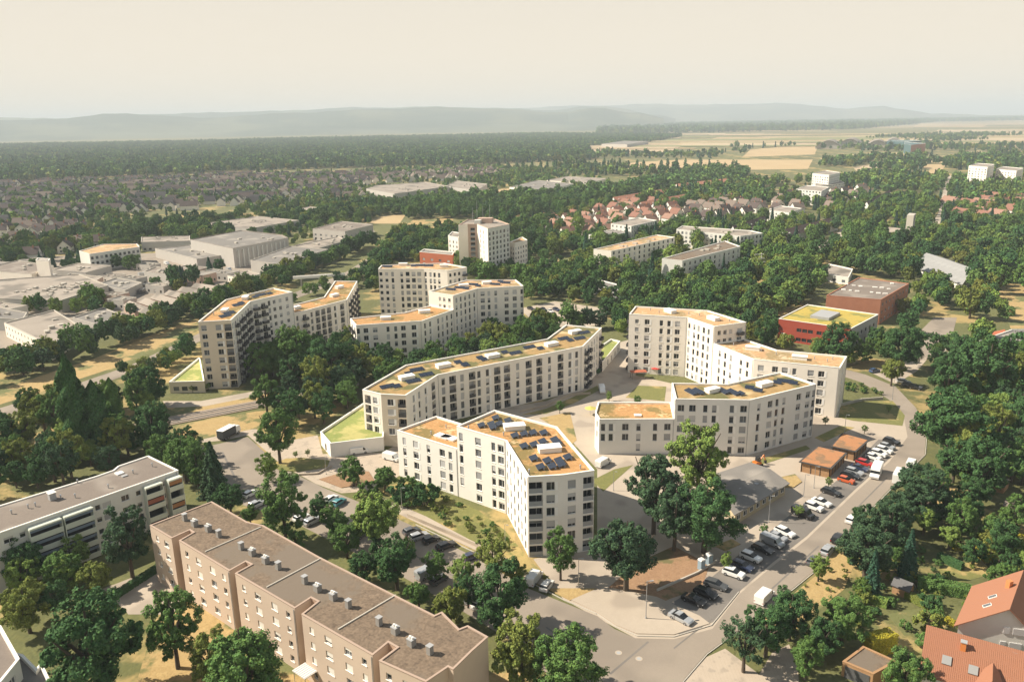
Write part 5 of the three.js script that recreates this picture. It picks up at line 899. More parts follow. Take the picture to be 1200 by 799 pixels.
one([[24, 656, 26, 'broad', 'dark', 'dark tree before the slab block balconies, beside the olive maple'], [68, 664, 25, 'broad', 'mid', 'round tree before the slab block balconies, next to the pine'], [112, 672, 22, 'broad', 'olive', 'low olive tree between the pine and the balconies'], [60, 700, 24, 'broad', 'dark', 'dark tree between the olive maple and big dark maple'], [268, 582, 17, 'broad', 'dark', 'small dark tree between the fir and the peach roof'], [292, 602, 12, 'broad', 'mid', 'little tree at the back corner of the peach roof'], [395, 612, 15, 'broad', 'mid', 'small tree among the parked cars behind the peach block'], [232, 555, 16, 'broad', 'mid', 'tree at the gable end of the white slab block'], [246, 770, 30, 'broad', 'olive', 'olive tree in front of the peach facade']]);
one([[405, 630, 20, 'broad', 'mid', 'leafy tree over the parking behind the peach block, next to the light green one'], [425, 662, 18, 'broad', 'dark', 'dark tree at the back wall of the peach block'], [510, 662, 15, 'oval', 'mid', 'narrow tree between the parked cars and the peach roof'], [548, 690, 19, 'broad', 'dark', 'dark tree beside the olive one behind the peach roof'], [478, 640, 13, 'sparse', 'light', 'thin light tree at the end of the parked row'], [602, 668, 15, 'broad', 'olive', 'olive tree at the foot of the wild lawn'], [385, 602, 14, 'broad', 'mid', 'small tree beside the teal car'], [445, 640, 16, 'broad', 'dark', 'dark tree behind the light green one at the parking'], [345, 632, 16, 'broad', 'mid', 'low tree against the back of the peach block'], [312, 545, 13, 'oval', 'light', 'light tree at the kerb of the paved square']]);
grove([[990, 448], [1035, 458], [1030, 467], [992, 459]], 2.3, [['bush', 'mid'], ['bush', 'dark'], ['bush', 'light']], 'clipped shrub in the bed behind the dark lawn', 'shrubs behind the dark lawn', { rmin: .8, rmax: 1.3, keep: .9 });
// thickets, rows and woods

const dk = [['broad', 'dark'], ['oval', 'dark'], ['oval', 'mid'], ['broad', 'mid'], ['broad', 'pine'], ['broad', 'light'], ['oval', 'olive']], md = [['broad', 'mid'], ['broad', 'dark'], ['oval', 'mid'], ['broad', 'olive'], ['oval', 'dark'], ['broad', 'light']];
grove([[300, 430], [420, 400], [430, 428], [424, 470], [372, 508], [340, 505], [318, 480]], 7.5, dk, 'leafy tree in the dark grove between balcony blocks', 'grove between the balcony blocks', { rmin: 3.8, rmax: 5.4 });
grove([[425, 442], [475, 434], [560, 410], [612, 388], [660, 378], [735, 364], [748, 374], [738, 396], [716, 392], [700, 384], [664, 392], [642, 420], [560, 442], [480, 466], [440, 482]], 6.4, dk, 'tree in the dense row behind the long bent block', 'tree row behind the long bent block', { rmin: 3.4, rmax: 4.6 });
grove([[-20, 512], [70, 482], [150, 470], [215, 480], [212, 500], [100, 525], [205, 520], [235, 560], [250, 585], [215, 570], [175, 545], [0, 600], [-20, 610]], 7.6, dk, 'dark leafy tree in the wood behind the white slab block', 'wood behind the white slab block', { rmin: 3.4, rmax: 5 });
grove([[-20, 690], [0, 660], [40, 655], [95, 640], [120, 690], [100, 700], [50, 690], [0, 720]], 6.5, dk, 'leafy tree below the white slab block balconies', 'trees below the slab block balconies', { rmin: 2.6, rmax: 3.8 });
grove([[-20, 440], [103, 408], [175, 382], [240, 358], [330, 324], [440, 282], [444, 288], [385, 313], [335, 336], [245, 372], [212, 383], [175, 397], [103, 423], [-20, 456]], 7.0, dk, 'street tree in the row along the arterial road', 'street trees along the arterial road', { rmin: 3.4, rmax: 4.8 });
grove([[20, 366], [60, 358], [110, 356], [150, 352], [150, 362], [110, 368], [60, 372]], 8, md, 'leafy tree between the flat stores', 'trees between the flat stores', { rmin: 3.4, rmax: 5 });
grove([[180, 420], [232, 400], [235, 415], [200, 440], [150, 450], [140, 440]], 6, md, 'small tree on the slope beside the beige gable', 'slope trees beside the beige gable', { rmin: 2.2, rmax: 3.4 });
grove([[200, 335], [225, 322], [260, 318], [262, 330], [215, 338]], 7, [['fir', 'blue'], ['broad', 'dark']], { fir: 'broad dark fir beside the pale workshop', broad: 'dark tree beside the pale workshop' }, { fir: 'firs beside the workshop', broad: 'trees beside the workshop' }, { rmin: 4, rmax: 5.5 });
grove([[70, 318], [170, 318], [165, 312], [80, 310]], 8, [['fir', 'blue'], ['broad', 'dark'], ['broad', 'mid']], { fir: 'dark fir before the factory office', broad: 'dark tree before the factory office' }, { fir: 'firs before the factory office', broad: 'trees before the factory office' }, { rmin: 3, rmax: 4.6 });
grove([[240, 262], [300, 262], [420, 245], [440, 250], [430, 260], [340, 268], [240, 285], [160, 285], [60, 300], [-20, 318], [-20, 300], [100, 280]], 9, md, 'tree in the belt behind the factory halls', 'tree belt behind the factory halls', { rmin: 4, rmax: 6 });
grove([[428, 345], [432, 312], [455, 292], [480, 282], [530, 286], [540, 300], [500, 312], [470, 306], [445, 318], [440, 345]], 7.5, md, 'tree in the green belt beside the curving road', 'trees beside the curving road', { rmin: 3.4, rmax: 5 });
grove([[600, 335], [620, 318], [650, 322], [700, 318], [760, 335], [745, 350], [740, 362], [700, 360], [650, 350], [618, 358], [612, 345]], 8, md, 'tree in the green belt below the tower block', 'trees below the tower block', { rmin: 3.6, rmax: 5.2 });
grove([[605, 320], [640, 290], [700, 280], [690, 318], [650, 322]], 9, md, 'tree on the green beside the small car park', 'trees beside the small car park', { rmin: 3.4, rmax: 5, keep: .75 });
grove([[530, 300], [545, 290], [545, 320], [600, 318], [610, 330], [560, 330], [540, 330]], 7, md, 'tree at the foot of the tower block', 'trees at the foot of the tower block', { rmin: 3, rmax: 4.4 });
grove([[740, 352], [800, 338], [880, 330], [940, 300], [1010, 285], [1080, 280], [1200, 262], [1250, 262], [1250, 345], [1160, 350], [1090, 322], [1060, 335], [1000, 322], [960, 342], [905, 372], [880, 372], [830, 358], [760, 355]], 9.2, md, 'tree in the park wood around the schools', 'park wood around the schools', { rmin: 3.8, rmax: 6 });
grove([[1098, 440], [1130, 405], [1250, 410], [1250, 590], [1180, 585], [1105, 590], [1090, 580], [1100, 545], [1110, 500]], 8, dk, 'dark tree in the garden wood beyond the street', 'garden wood beyond the street', { rmin: 4, rmax: 6 });
grove([[1060, 655], [1090, 590], [1230, 595], [1230, 720], [1160, 690], [1125, 668], [1090, 665]], 5.6, md, 'small tree in the allotment gardens', 'allotment garden trees', { rmin: 2.0, rmax: 3.6, keep: .85 });
grove([[975, 640], [1075, 640], [1110, 690], [1100, 735], [1040, 720], [1000, 745], [955, 780], [935, 770], [985, 700], [1000, 672]], 4.6, [['bush', 'mid'], ['bush', 'dark'], ['bush', 'olive'], ['bush', 'light'], ['broad', 'mid']], { bush: 'leafy shrub in the gardens around the little sheds', broad: 'small garden tree around the little sheds' }, { bush: 'garden shrubs', broad: 'small garden trees' }, { rmin: 1.1, rmax: 2.2, keep: .8 });
grove([[985, 600], [1075, 560], [1095, 560], [1085, 625], [1030, 650], [990, 640], [975, 635]], 5.4, [['broad', 'pine'], ['broad', 'dark'], ['bush', 'dark']], { broad: 'dark evergreen in the thicket along the street', bush: 'dark shrub in the thicket along the street' }, { broad: 'thicket along the street', bush: 'shrubs along the street' }, { rmin: 2, rmax: 3.2 });
grove([[455, 582], [480, 565], [520, 570], [530, 590], [560, 600], [600, 635], [600, 660], [540, 632], [490, 608]], 2.9, [['bush', 'olive'], ['bush', 'light'], ['bush', 'mid'], ['bush', 'olive']], 'wild shrub on the lawn before the front white block', 'shrubs on the wild lawn', { rmin: .6, rmax: 1.5, keep: .8 });
one([[467, 578, 18, 'bush', 'dark', 'large bush at the foot of the low white wing', 'large bushes at the low white wing'], [497, 578, 24, 'bush', 'dark', 'large bush at the foot of the low white wing', 'large bushes at the low white wing'], [478, 566, 14, 'bush', 'mid', 'large bush at the foot of the low white wing', 'large bushes at the low white wing'], [435, 570, 14, 'bush', 'mid', 'bush at the end of the parking street wall'], [425, 580, 12, 'bush', 'light', 'pale bush at the end of the parking street wall']]);
grove([[745, 358], [800, 350], [900, 348], [962, 350], [912, 380], [905, 400], [930, 415], [1000, 425], [1005, 415], [1035, 398], [1045, 412], [1030, 428], [1000, 438], [985, 428], [900, 412], [870, 402], [830, 402], [745, 388]], 7.6, md, 'tree in the green strip behind the cream block', 'trees behind the cream block', { rmin: 3.2, rmax: 4.8 });
grove([[1065, 345], [1110, 335], [1170, 350], [1180, 380], [1130, 372], [1120, 362], [1080, 365], [1075, 390], [1050, 395], [1040, 372]], 9, md, 'tree beside the school yard', 'trees beside the school yard', { rmin: 3.4, rmax: 5, keep: .75 });
grove([[1095, 395], [1125, 385], [1110, 430], [1085, 440], [1075, 425]], 7, md, 'tree between the school yard and the road bend', 'trees between yard and road bend', { rmin: 2.8, rmax: 4.4, keep: .8 });
grove([[1000, 650], [1080, 640], [1125, 668], [1165, 690], [1120, 720], [1108, 745], [1060, 740], [1040, 720], [1000, 745], [950, 790], [935, 775], [985, 705]], 3.3, [['bush', 'mid'], ['bush', 'dark'], ['bush', 'olive'], ['bush', 'light'], ['bush', 'mid']], 'low leafy shrub in the beds between the garden sheds', 'low shrubs of the garden beds', { rmin: .7, rmax: 1.7, keep: .72 });
grove([[1075, 655], [1130, 625], [1230, 640], [1230, 700], [1165, 685], [1125, 668]], 3.6, [['bush', 'mid'], ['bush', 'dark'], ['bush', 'olive'], ['bush', 'yellow'], ['bush', 'light']], 'shrub between the allotment garden trees', 'allotment shrubs', { rmin: .8, rmax: 2.0, keep: .7 });
grove([[890, 660], [962, 665], [985, 640], [1000, 660], [985, 700], [935, 745], [905, 740]], 2.6, [['bush', 'olive'], ['bush', 'light'], ['bush', 'olive']], 'straw coloured tuft on the dry verge beside the street', 'tufts on the dry verge', { rmin: .3, rmax: .8, keep: .6 });
grove([[440, 302], [466, 277], [530, 274], [600, 262], [645, 268], [625, 300], [606, 316], [560, 300], [500, 288], [455, 312]], 8, md, 'tree in the belt between the tower block and the dry meadow', 'trees between tower and meadow', { rmin: 3.6, rmax: 5.2, keep: .85 });
grove([[240, 392], [330, 352], [400, 326], [440, 318], [436, 330], [420, 340], [395, 338], [330, 362], [245, 402]], 6, md, 'small tree on the strip beside the arterial road', 'trees on the strip beside the arterial road', { rmin: 2.2, rmax: 3.6, keep: .7 });
grove([[60, 365], [150, 340], [230, 330], [262, 335], [200, 362], [120, 380]], 10, md, 'tree between the low halls of the factory yard', 'trees between the low halls', { rmin: 2.8, rmax: 4.4, keep: .5 });
// young trees planted in the pavements
one([[917, 565, 5, 'sparse', 'light'], [972, 564, 6, 'sparse', 'light'], [937, 598, 7, 'sparse', 'light'], [896, 620, 7, 'sparse', 'mid'], [852, 655, 9, 'oval', 'light'], [968, 492, 5, 'sparse', 'mid'], [1014, 502, 5, 'sparse', 'light'], [1042, 478, 4, 'sparse', 'light'], [747, 468, 5, 'oval', 'mid'], [714, 463, 5, 'oval', 'light'], [346, 532, 4, 'sparse', 'light'], [360, 530, 4, 'sparse', 'light'], [656, 475, 6, 'oval', 'mid'], [243, 452, 4, 'sparse', 'light'], [225, 455, 4, 'sparse', 'olive'], [905, 555, 4, 'sparse', 'light']].map(a => [...a, 'thin newly planted tree in the paving', 'newly planted trees']));
// far planting
const town = [['broad', 'dark'], ['broad', 'mid'], ['broad', 'mid'], ['oval', 'mid'], ['spruce', 'blue'], ['broad', 'olive'], ['oval', 'light']];
grove([[-60, 222], [300, 206], [560, 196], [690, 203], [720, 222], [640, 236], [560, 240], [480, 250], [440, 262], [330, 290], [200, 290], [-60, 335]], 10.5, town, { broad: 'tree among the small houses of the far estate', oval: 'tall tree among the small houses of the far estate', spruce: 'dark spruce among the small houses of the far estate' }, { broad: 'estate trees', oval: 'tall estate trees', spruce: 'estate spruces' }, { rmin: 2.2, rmax: 4.2, keep: .68, clump: 1.3 });
grove([[440, 246], [540, 236], [640, 232], [720, 222], [830, 204], [880, 203], [870, 214], [760, 226], [700, 240], [620, 256], [560, 258], [500, 256], [445, 262]], 9, town.slice(0, 4), 'tree in the wood belt behind the tower block', 'wood belt behind the tower block', { rmin: 4, rmax: 6 });
grove([[620, 262], [720, 240], [850, 215], [960, 215], [1020, 205], [1130, 210], [1250, 225], [1250, 262], [1080, 280], [1000, 290], [940, 300], [880, 330], [790, 335], [740, 345], [690, 325], [640, 300]], 11, town, { broad: 'tree between the red roofed streets', oval: 'tall tree between the red roofed streets', spruce: 'spruce between the red roofed streets' }, { broad: 'street quarter trees', oval: 'street quarter tall trees', spruce: 'street quarter spruces' }, { rmin: 3.4, rmax: 5.6, keep: .68, clump: 1.5 });
const wood = [['broad', 'dark'], ['broad', 'mid'], ['spruce', 'blue'], ['broad', 'light'], ['oval', 'mid'], ['oval', 'dark'], ['broad', 'olive']];
grove([[-120, 218], [0, 214], [300, 200], [560, 193], [700, 187], [690, 178], [800, 160], [640, 158], [400, 163], [200, 168], [-120, 174]], 11.5, wood, 'far forest', 'f', { rmin: 4.5, rmax: 7, things: false });
grove([[700, 158], [1000, 152], [1100, 143], [1250, 140], [1250, 137], [1000, 141], [700, 149]], 30, wood, 'far forest', 'f', { rmin: 9, rmax: 15, things: false, keep: .7 });
grove([[640, 196], [950, 199], [1000, 180], [1230, 190], [1230, 215], [1000, 210], [860, 208], [700, 206]], 14, wood, 'far wood', 'f', { rmin: 4, rmax: 7, things: false, keep: .55, clump: 2 });
grove([[700, 176], [900, 168], [1250, 150], [1250, 190], [1000, 184], [800, 186], [700, 186]], 22, wood, 'far wood', 'f', { rmin: 4, rmax: 7, things: false, keep: .52, clump: 3 });
for (let k = 0; k < 26; k++) { const p = G(585 + k * 9.4 + (k % 3), 200 - k * .12 - (k > 12 ? 1 : 0)); if (k % 5 !== 4 || k < 8) queue.push({ kind: 'poplar', p, r: 3.2, h: rr(14, 20), tone: 'dark', label: 'columnar poplar in the line at the edge of the tan fields', grp: 'poplars at the tan fields', size: 2, fixed: true }); }
// plant them: the largest of each kind as things of their own, the rest as one mass for each kind
{
  const per = {}, rest = {}; queue.sort((a, b) => (b.fixed - a.fixed) || b.size - a.size);
  for (const t of queue) {
    const key = NAMES[t.kind]; per[key] = (per[key] || 0) + 1;
    if (!t.stuff && (t.fixed || per[key] <= 300)) plant(t.kind, t.p, t.r, t.h, t.tone, t.label, t.grp);
    else { const lod = LODof(t.p), k = [t.kind, lod, t.p.length() < 1500 ? Math.floor(rnd() * 3) : Math.floor(rnd() * 2), t.tone].join(); (rest[k] ??= []).push(t); }
  }
  const m = new THREE.Matrix4(), q = new THREE.Quaternion(), Y = V(0, 1, 0);
  for (const k in rest) {
    const [kind, lod, v, tone] = k.split(','), L = rest[k], im = new THREE.InstancedMesh(crown(kind, +lod, +v), TONE[tone], L.length), c = new THREE.Color();
    L.forEach((t, i) => { m.compose(V(t.p.x, 0, t.p.z), q.setFromAxisAngle(Y, rr(0, 6.28)), V(t.r, t.h / SPEC[kind].H, t.r)); im.setMatrixAt(i, m); const s = rr(.78, 1.2); im.setColorAt(i, c.setRGB(s * rr(.9, 1.12), s, s * rr(.85, 1.1))); });
    im.name = numbered('distant_woodland'); im.userData = { kind: 'stuff', label: 'distant woodland of ' + (kind === 'spruce' ? 'spruces' : 'leafy trees') + ' beyond the buildings', category: 'woodland' }; shadow(im); scene.add(im);
  }
  console.log('trees', queue.length, JSON.stringify(per), Object.keys(rest).length);
}
// clipped hedges
function hedge(a, b, w, h, tone, label) {
  const L = a.distanceTo(b), pts = []; for (let i = 0; i < L * 420 * (w + h); i++) { const f = rnd() * (w + 2 * h), s = f < w ? [f - w / 2, h * rr(.93, 1.03), 0, 1] : f < w + h ? [-w / 2 * rr(.9, 1.05), f - w, -1, .2] : [w / 2 * rr(.9, 1.05), f - w - h, 1, .2]; pts.push([V((rnd() - .5) * L, s[1], s[0]), V(0, s[3], s[2])]); if (pts.length > 5200) break; }
  const g = group('hedge', lerp(a, b, .5), -dirOf(a, b)); tag(g, label, 'hedge'); mesh('foliage', leafCloud(pts, .14), TONE[tone], g); mesh('branches', boxGeo(L * .98, h * .8, w * .6), TONE[tone], g);
}
hedge(G(1075, 688), G(1138, 700), 2.4, 2.2, 'mid', 'clipped green hedge between the gardens beside the grey shed');
hedge(G(1015, 768), G(1045, 760), 2.4, 3.6, 'yellow', 'yellow green creeper mass on the garage');
hedge(G(118, 712), G(186, 668), 1.2, 1.4, 'dark', 'low dark hedge along the forecourt of the slab block');
hedge(G(605, 468), G(668, 448), 1.5, 1.2, 'copper', 'reddish hedge along the ground floor of the bent block');
hedge(G(668, 448), G(702, 436), 1.6, 1.4, 'dark', 'dark hedge at the corner of the bent block');
hedge(G(1005, 700), G(1040, 712), 1.3, 1.6, 'light', 'pale hedge between the round garden tree and the grey shed');
hedge(G(1100, 655), G(1128, 668), 1.2, 1.5, 'dark', 'short dark hedge in the allotment gardens');
hedge(G(1062, 700), G(1090, 715), 1.2, 1.4, 'olive', 'olive hedge beside the white rendered house garden');
hedge(G(1135, 642), G(1160, 660), 1.4, 1.6, 'yellow', 'golden hedge in the allotment gardens');


// ------------------------------------------------------------------ vehicles
const PAINT = { white: [.74, .73, .70], black: [.012, .012, .014], grey: [.11, .115, .12], silver: [.42, .43, .44], red: [.42, .02, .015], orange: [.50, .09, .02], blue: [.03, .07, .16], teal: [.05, .22, .24], 'dark blue': [.02, .03, .07] };
for (const k in PAINT) PAINT[k] = new THREE.MeshPhysicalMaterial({ color: lin(...PAINT[k]), roughness: .35, metalness: ['silver', 'grey'].includes(k) ? .3 : 0, clearcoat: .8, clearcoatRoughness: .08 });
const tyreM = M([.015, .015, .016], .9), rimM = M([.35, .35, .36], .4, { metalness: .6 }), carGlass = M([.014, .017, .02], .06), lampM = M([.75, .74, .70], .15), tailM = M([.35, .01, .01], .25);
function slabShape(pts, W, bev, taper) {
  const s = new THREE.Shape(); pts.forEach(([x, y], i) => i ? s.lineTo(x, y) : s.moveTo(x, y));
  const g = new THREE.ExtrudeGeometry(s, { depth: W - 2 * bev, bevelEnabled: true, bevelThickness: bev, bevelSize: bev, bevelSegments: 2 }); g.translate(0, 0, -W / 2 + bev);
  if (taper) { const p = g.attributes.position; for (let i = 0; i < p.count; i++) { const k = Math.max(0, p.getY(i) - taper[0]) * taper[1]; p.setZ(i, p.getZ(i) * (1 - k)); } g.computeVertexNormals(); }
  return g;
}
const CARS = {
  hatchback: { L: 4.0, W: 1.72, wh: .31, body: [[-1.95, .3], [1.95, .3], [2.0, .62], [1.85, .78], [1.0, .92], [-1.9, .95], [-2.0, .7]], cab: [[-1.88, .93], [-1.62, 1.38], [.15, 1.42], [1.0, .9]], roof: [[-1.6, 1.37], [.12, 1.41], [.05, 1.47], [-1.5, 1.45]] },
  estate: { L: 4.7, W: 1.8, wh: .32, body: [[-2.28, .3], [2.28, .3], [2.34, .62], [2.15, .78], [1.2, .92], [-2.2, .95], [-2.33, .7]], cab: [[-2.18, .93], [-1.85, 1.38], [.25, 1.43], [1.2, .9]], roof: [[-1.85, 1.37], [.22, 1.42], [.12, 1.48], [-1.7, 1.46]] },
  saloon: { L: 4.7, W: 1.8, wh: .32, body: [[-2.28, .3], [2.28, .3], [2.34, .62], [2.15, .78], [1.2, .9], [-1.5, .95], [-2.25, .92], [-2.33, .7]], cab: [[-1.75, .93], [-1.0, 1.36], [.2, 1.40], [1.2, .88]], roof: [[-1.0, 1.35], [.18, 1.39], [.1, 1.45], [-.85, 1.44]] },
  suv: { L: 4.5, W: 1.86, wh: .36, body: [[-2.15, .38], [2.15, .38], [2.22, .75], [2.05, .95], [1.1, 1.06], [-2.1, 1.1], [-2.2, .8]], cab: [[-2.05, 1.08], [-1.85, 1.58], [.2, 1.62], [1.1, 1.04]], roof: [[-1.84, 1.57], [.17, 1.61], [.08, 1.69], [-1.7, 1.67]] },
  van: { L: 5.2, W: 1.95, wh: .34, body: [[-2.55, .35], [2.5, .35], [2.6, .75], [2.4, 1.02], [1.75, 1.12], [1.2, 1.95], [.9, 2.02], [-2.45, 2.02], [-2.58, 1.8]], cab: [[1.0, 1.12], [1.78, 1.14], [1.27, 1.88], [.98, 1.9]], roof: [[-2.3, 1.98], [.9, 1.98], [.9, 2.06], [-2.3, 2.06]], wide: 1 },
  camper: { L: 6.6, W: 2.25, wh: .36, body: [[-3.3, .4], [3.2, .4], [3.3, .85], [2.9, 1.15], [2.2, 1.3], [1.9, 2.0], [2.3, 2.2], [2.1, 2.75], [1.5, 2.9], [-3.2, 2.9], [-3.35, 2.6]], cab: [[1.95, 1.32], [2.24, 1.32], [2.0, 1.95], [1.9, 1.95]], roof: [[-2.6, 2.85], [.2, 2.85], [.2, 2.98], [-2.6, 2.98]], wide: 1 },
};
const carProto = {};
function makeCar(type) {
  const C = CARS[type], g = new THREE.Group(), b = (n, geo, m, p = g) => { const o = shadow(new THREE.Mesh(geo, m)); o.name = n; p.add(o); return o; };
  b('body', slabShape(C.body, C.W, .05), PAINT.white);
  b('side_windows', slabShape(C.cab, C.wide ? C.W + .01 : C.W - .1, .02, C.wide ? null : [.95, .30]), carGlass);
  b('roof', slabShape(C.roof, C.wide ? C.W - .3 : C.W - .38, .02), PAINT.white);
  const wx = C.L * .31;
  for (const sx of [-1, 1]) for (const sz of [-1, 1]) {
    const w = b('wheel', cached('tyre' + C.wh, () => { const t = new THREE.CylinderGeometry(C.wh, C.wh, .21, 14); t.rotateX(Math.PI / 2); return t; }), tyreM); w.position.set(sx * wx, C.wh, sz * (C.W / 2 - .08));
    b('rim', cached('rim' + C.wh, () => { const t = new THREE.CylinderGeometry(C.wh * .6, C.wh * .6, .225, 10); t.rotateX(Math.PI / 2); return t; }), rimM, w);
  }
  for (const s of [-1, 1]) { b('headlight', boxGeo(.12, .14, .34), lampM).position.set(C.L / 2 - .07, .58, s * (C.W / 2 - .24)); b('tail_light', boxGeo(.1, .2, .24), tailM).position.set(-C.L / 2 + .04, .68, s * (C.W / 2 - .16)); }
  return g;
}
let prev = null, place = ''; const seen = {};
function car(x, y, dx, dy, type, colour, where, extra) {
  const p = G(x, y), q = G(x + dx, y + dy), c = (carProto[type] ??= makeCar(type)).clone(); c.name = numbered('parked_' + (type === 'van' || type === 'camper' ? type : 'car'));
  for (const o of c.children) if (o.name === 'body' || o.name === 'roof') o.material = PAINT[colour];
  c.position.set(p.x, .05, p.z); c.rotation.y = -dirOf(p, q); scene.add(c);
  const kind = type === 'camper' ? 'camper van' : type; if (where !== place) prev = null; place = where;
  let label = extra || `${colour} ${kind} parked ${where}` + (prev ? `, beside a ${prev}` : ', at the end of its row'); prev = `${colour} ${kind}`;
  tag(c, label, type === 'van' || type === 'camper' ? 'van' : 'car'); (seen[label] ??= []).push(c);
}
const P1 = 'along the kindergarten street';
for (const a of [[798, 727, 20, 10, 'saloon', 'silver'], [813, 706, 23, 10, 'saloon', 'black'], [827, 698, 23, 10, 'estate', 'black'], [839, 688, 23, 8, 'estate', 'grey'], [860, 675, 26, 9, 'suv', 'white'], [870, 666, 25, 10, 'estate', 'dark blue'], [880, 656, 27, 11, 'suv', 'white'], [894, 646, 24, 10, 'estate', 'black'], [905, 638, 26, 11, 'van', 'silver'], [912, 632, 24, 10, 'hatchback', 'silver'], [920, 626, 22, 10, 'estate', 'white'], [941, 605, 26, 10, 'van', 'black'], [954, 597, 25, 9, 'suv', 'white'], [963, 591, 24, 9, 'saloon', 'white'], [974, 579, 24, 8, 'estate', 'black']]) car(...a, P1);
const P2 = 'in the row by the timber sheds';
for (const a of [[992, 565, 20, 6, 'hatchback', 'orange'], [997, 559.5, 20, 6, 'estate', 'black'], [1001, 555, 20, 6, 'estate', 'silver'], [1007, 550.5, 20, 6, 'saloon', 'dark blue'], [1014, 545, 20, 6, 'estate', 'red'], [1024, 538, 20, 6, 'hatchback', 'white'], [1030, 534, 20, 6, 'suv', 'white'], [1036, 529.5, 20, 6, 'estate', 'white'], [1040, 525.5, 20, 6, 'hatchback', 'silver'], [1045, 520, 20, 6, 'suv', 'black']]) car(...a, P2);
const P3 = 'at the kerb before the dark evergreens';
for (const a of [[953, 660, 12, -13, 'hatchback', 'grey'], [970, 647, 12, -13, 'estate', 'silver'], [982, 634, 12, -13, 'suv', 'black'], [998, 611, 12, -13, 'hatchback', 'white'], [1054, 563, 7, -13, 'camper', 'white'], [1068, 547, 6, -12, 'van', 'white']]) car(...a, P3);
car(1027, 557, -7, 15, 'camper', 'white', P2 + '2', 'large white camper van in the street between the two rows'); car(896, 703, 12, -12, 'van', 'white', 'v', 'white van on the verge side of the street bend');
const P4 = 'below the wall of the wild lawn';
for (const a of [[482, 625, 22, -8, 'hatchback', 'grey'], [491, 631, 22, -8, 'estate', 'silver'], [505, 635, 22, -8, 'hatchback', 'black'], [523, 642, 22, -8, 'estate', 'black'], [553, 655, 22, -8, 'hatchback', 'dark blue'], [626, 681, 14, -18, 'van', 'white'], [641, 689, 14, -18, 'hatchback', 'white']]) car(...a, P4);
const P5 = 'behind the peach slab block';
for (const a of [[353, 609, 16, -8, 'hatchback', 'white'], [366, 613, 16, -8, 'estate', 'silver'], [293, 581, 16, -8, 'hatchback', 'white'], [301, 594, 16, -8, 'suv', 'silver'], [388, 587, 14, -9, 'hatchback', 'white'], [397, 591, 14, -9, 'hatchback', 'teal'], [340, 601, 16, -8, 'saloon', 'black'], [500, 675, 16, -9, 'van', 'silver'], [514, 682, 16, -9, 'hatchback', 'grey'], [550, 703, 14, -12, 'hatchback', 'silver'], [563, 709, 14, -12, 'estate', 'white'], [425, 628, 16, -8, 'estate', 'grey'], [440, 620, 18, -8, 'hatchback', 'white']]) car(...a, P5);
const P6 = 'on the far car park';
for (const a of [[622, 363, 8, 3, 'estate', 'black'], [629, 366, 8, 3, 'suv', 'grey'], [637, 364, 8, 3, 'hatchback', 'black'], [645, 366, 8, 3, 'hatchback', 'white'], [652, 364, 8, 3, 'estate', 'dark blue'], [660, 368, 8, 3, 'hatchback', 'white'], [632, 374, 8, -2, 'suv', 'black'], [668, 371, 8, 3, 'estate', 'silver'], [676, 372, 8, 3, 'hatchback', 'black'], [684, 374, 8, 3, 'van', 'white']]) car(...a, P6);
const P7 = 'at the school road bend';
for (const a of [[1025, 436, 14, -3, 'hatchback', 'blue'], [1059, 449, 16, 3, 'estate', 'white'], [1066, 453, 16, 3, 'estate', 'grey'], [1073, 456, 16, 3, 'suv', 'black']]) car(...a, P7);
const P8 = 'near the low podium roof';
for (const a of [[421, 531, 22, -3, 'van', 'white'], [459, 539, 16, 4, 'van', 'white']]) car(...a, P8);
car(705.5, 459, 4, 12, 'van', 'white', 'x', 'white van on the drive beside the long bent block'); car(707, 545, 14, -8, 'van', 'white', 'x2', 'small white van by the triangle of lawn'); car(308, 516, 12, 7, 'hatchback', 'black', 'x3', 'black car at the edge of the paved square');
for (let k = 0; k < 16; k++) car(20 + k * 17 + (k % 3) * 5, 322 + (k * 7 % 5) * 4 - k * 1.2, 8, 2, pick(['hatchback', 'estate', 'van']), pick(['white', 'silver', 'black', 'grey', 'blue']), 'in the factory yard', 'car standing in the factory yard between the halls');
for (let k = 0; k < 9; k++) car(616 + k * 5, 318 - (k % 4) * 2.6, 6, -2, 'hatchback', pick(['white', 'silver', 'black', 'blue']), 'z', 'car on the small car park behind the tower block');
for (const l in seen) if (seen[l].length > 1) for (const c of seen[l]) c.userData.group = l;
{ // delivery lorry on the paved square
  const p = G(268, 512), q = G(285, 503), g = group('lorry', V(p.x, .05, p.z), -dirOf(p, q)); tag(g, 'dark sided lorry with a white roof on the paved square', 'lorry');
  const dk = M([.05, .055, .06], .6); mesh('cargo_box', slabShape([[-3.6, .9], [2.0, .9], [2.0, 3.1], [-3.6, 3.1]], 2.4, .04), dk, g); mesh('box_roof', boxGeo(5.7, .1, 2.45, -.8, 3.11, 0), MAT.white, g);
  mesh('cab', slabShape([[2.1, .6], [3.9, .6], [4.0, 1.4], [3.7, 2.5], [2.1, 2.6]], 2.3, .05), PAINT.white, g); mesh('windscreen', slabShape([[3.2, 1.5], [4.02, 1.5], [3.78, 2.3], [3.2, 2.3]], 2.1, .02), carGlass, g); mesh('chassis', boxGeo(7.2, .35, 1.8, 0, .55, 0), tyreM, g);
  for (const x of [-2.6, -1.6, 2.9]) for (const z of [-1, 1]) { const w = mesh('wheel', cached('ltyre', () => { const t = new THREE.CylinderGeometry(.48, .48, .3, 14); t.rotateX(Math.PI / 2); return t; }), tyreM, g); w.position.set(x, .48, z); mesh('rim', cached('lrim', () => { const t = new THREE.CylinderGeometry(.27, .27, .32, 10); t.rotateX(Math.PI / 2); return t; }), rimM, w); }
}
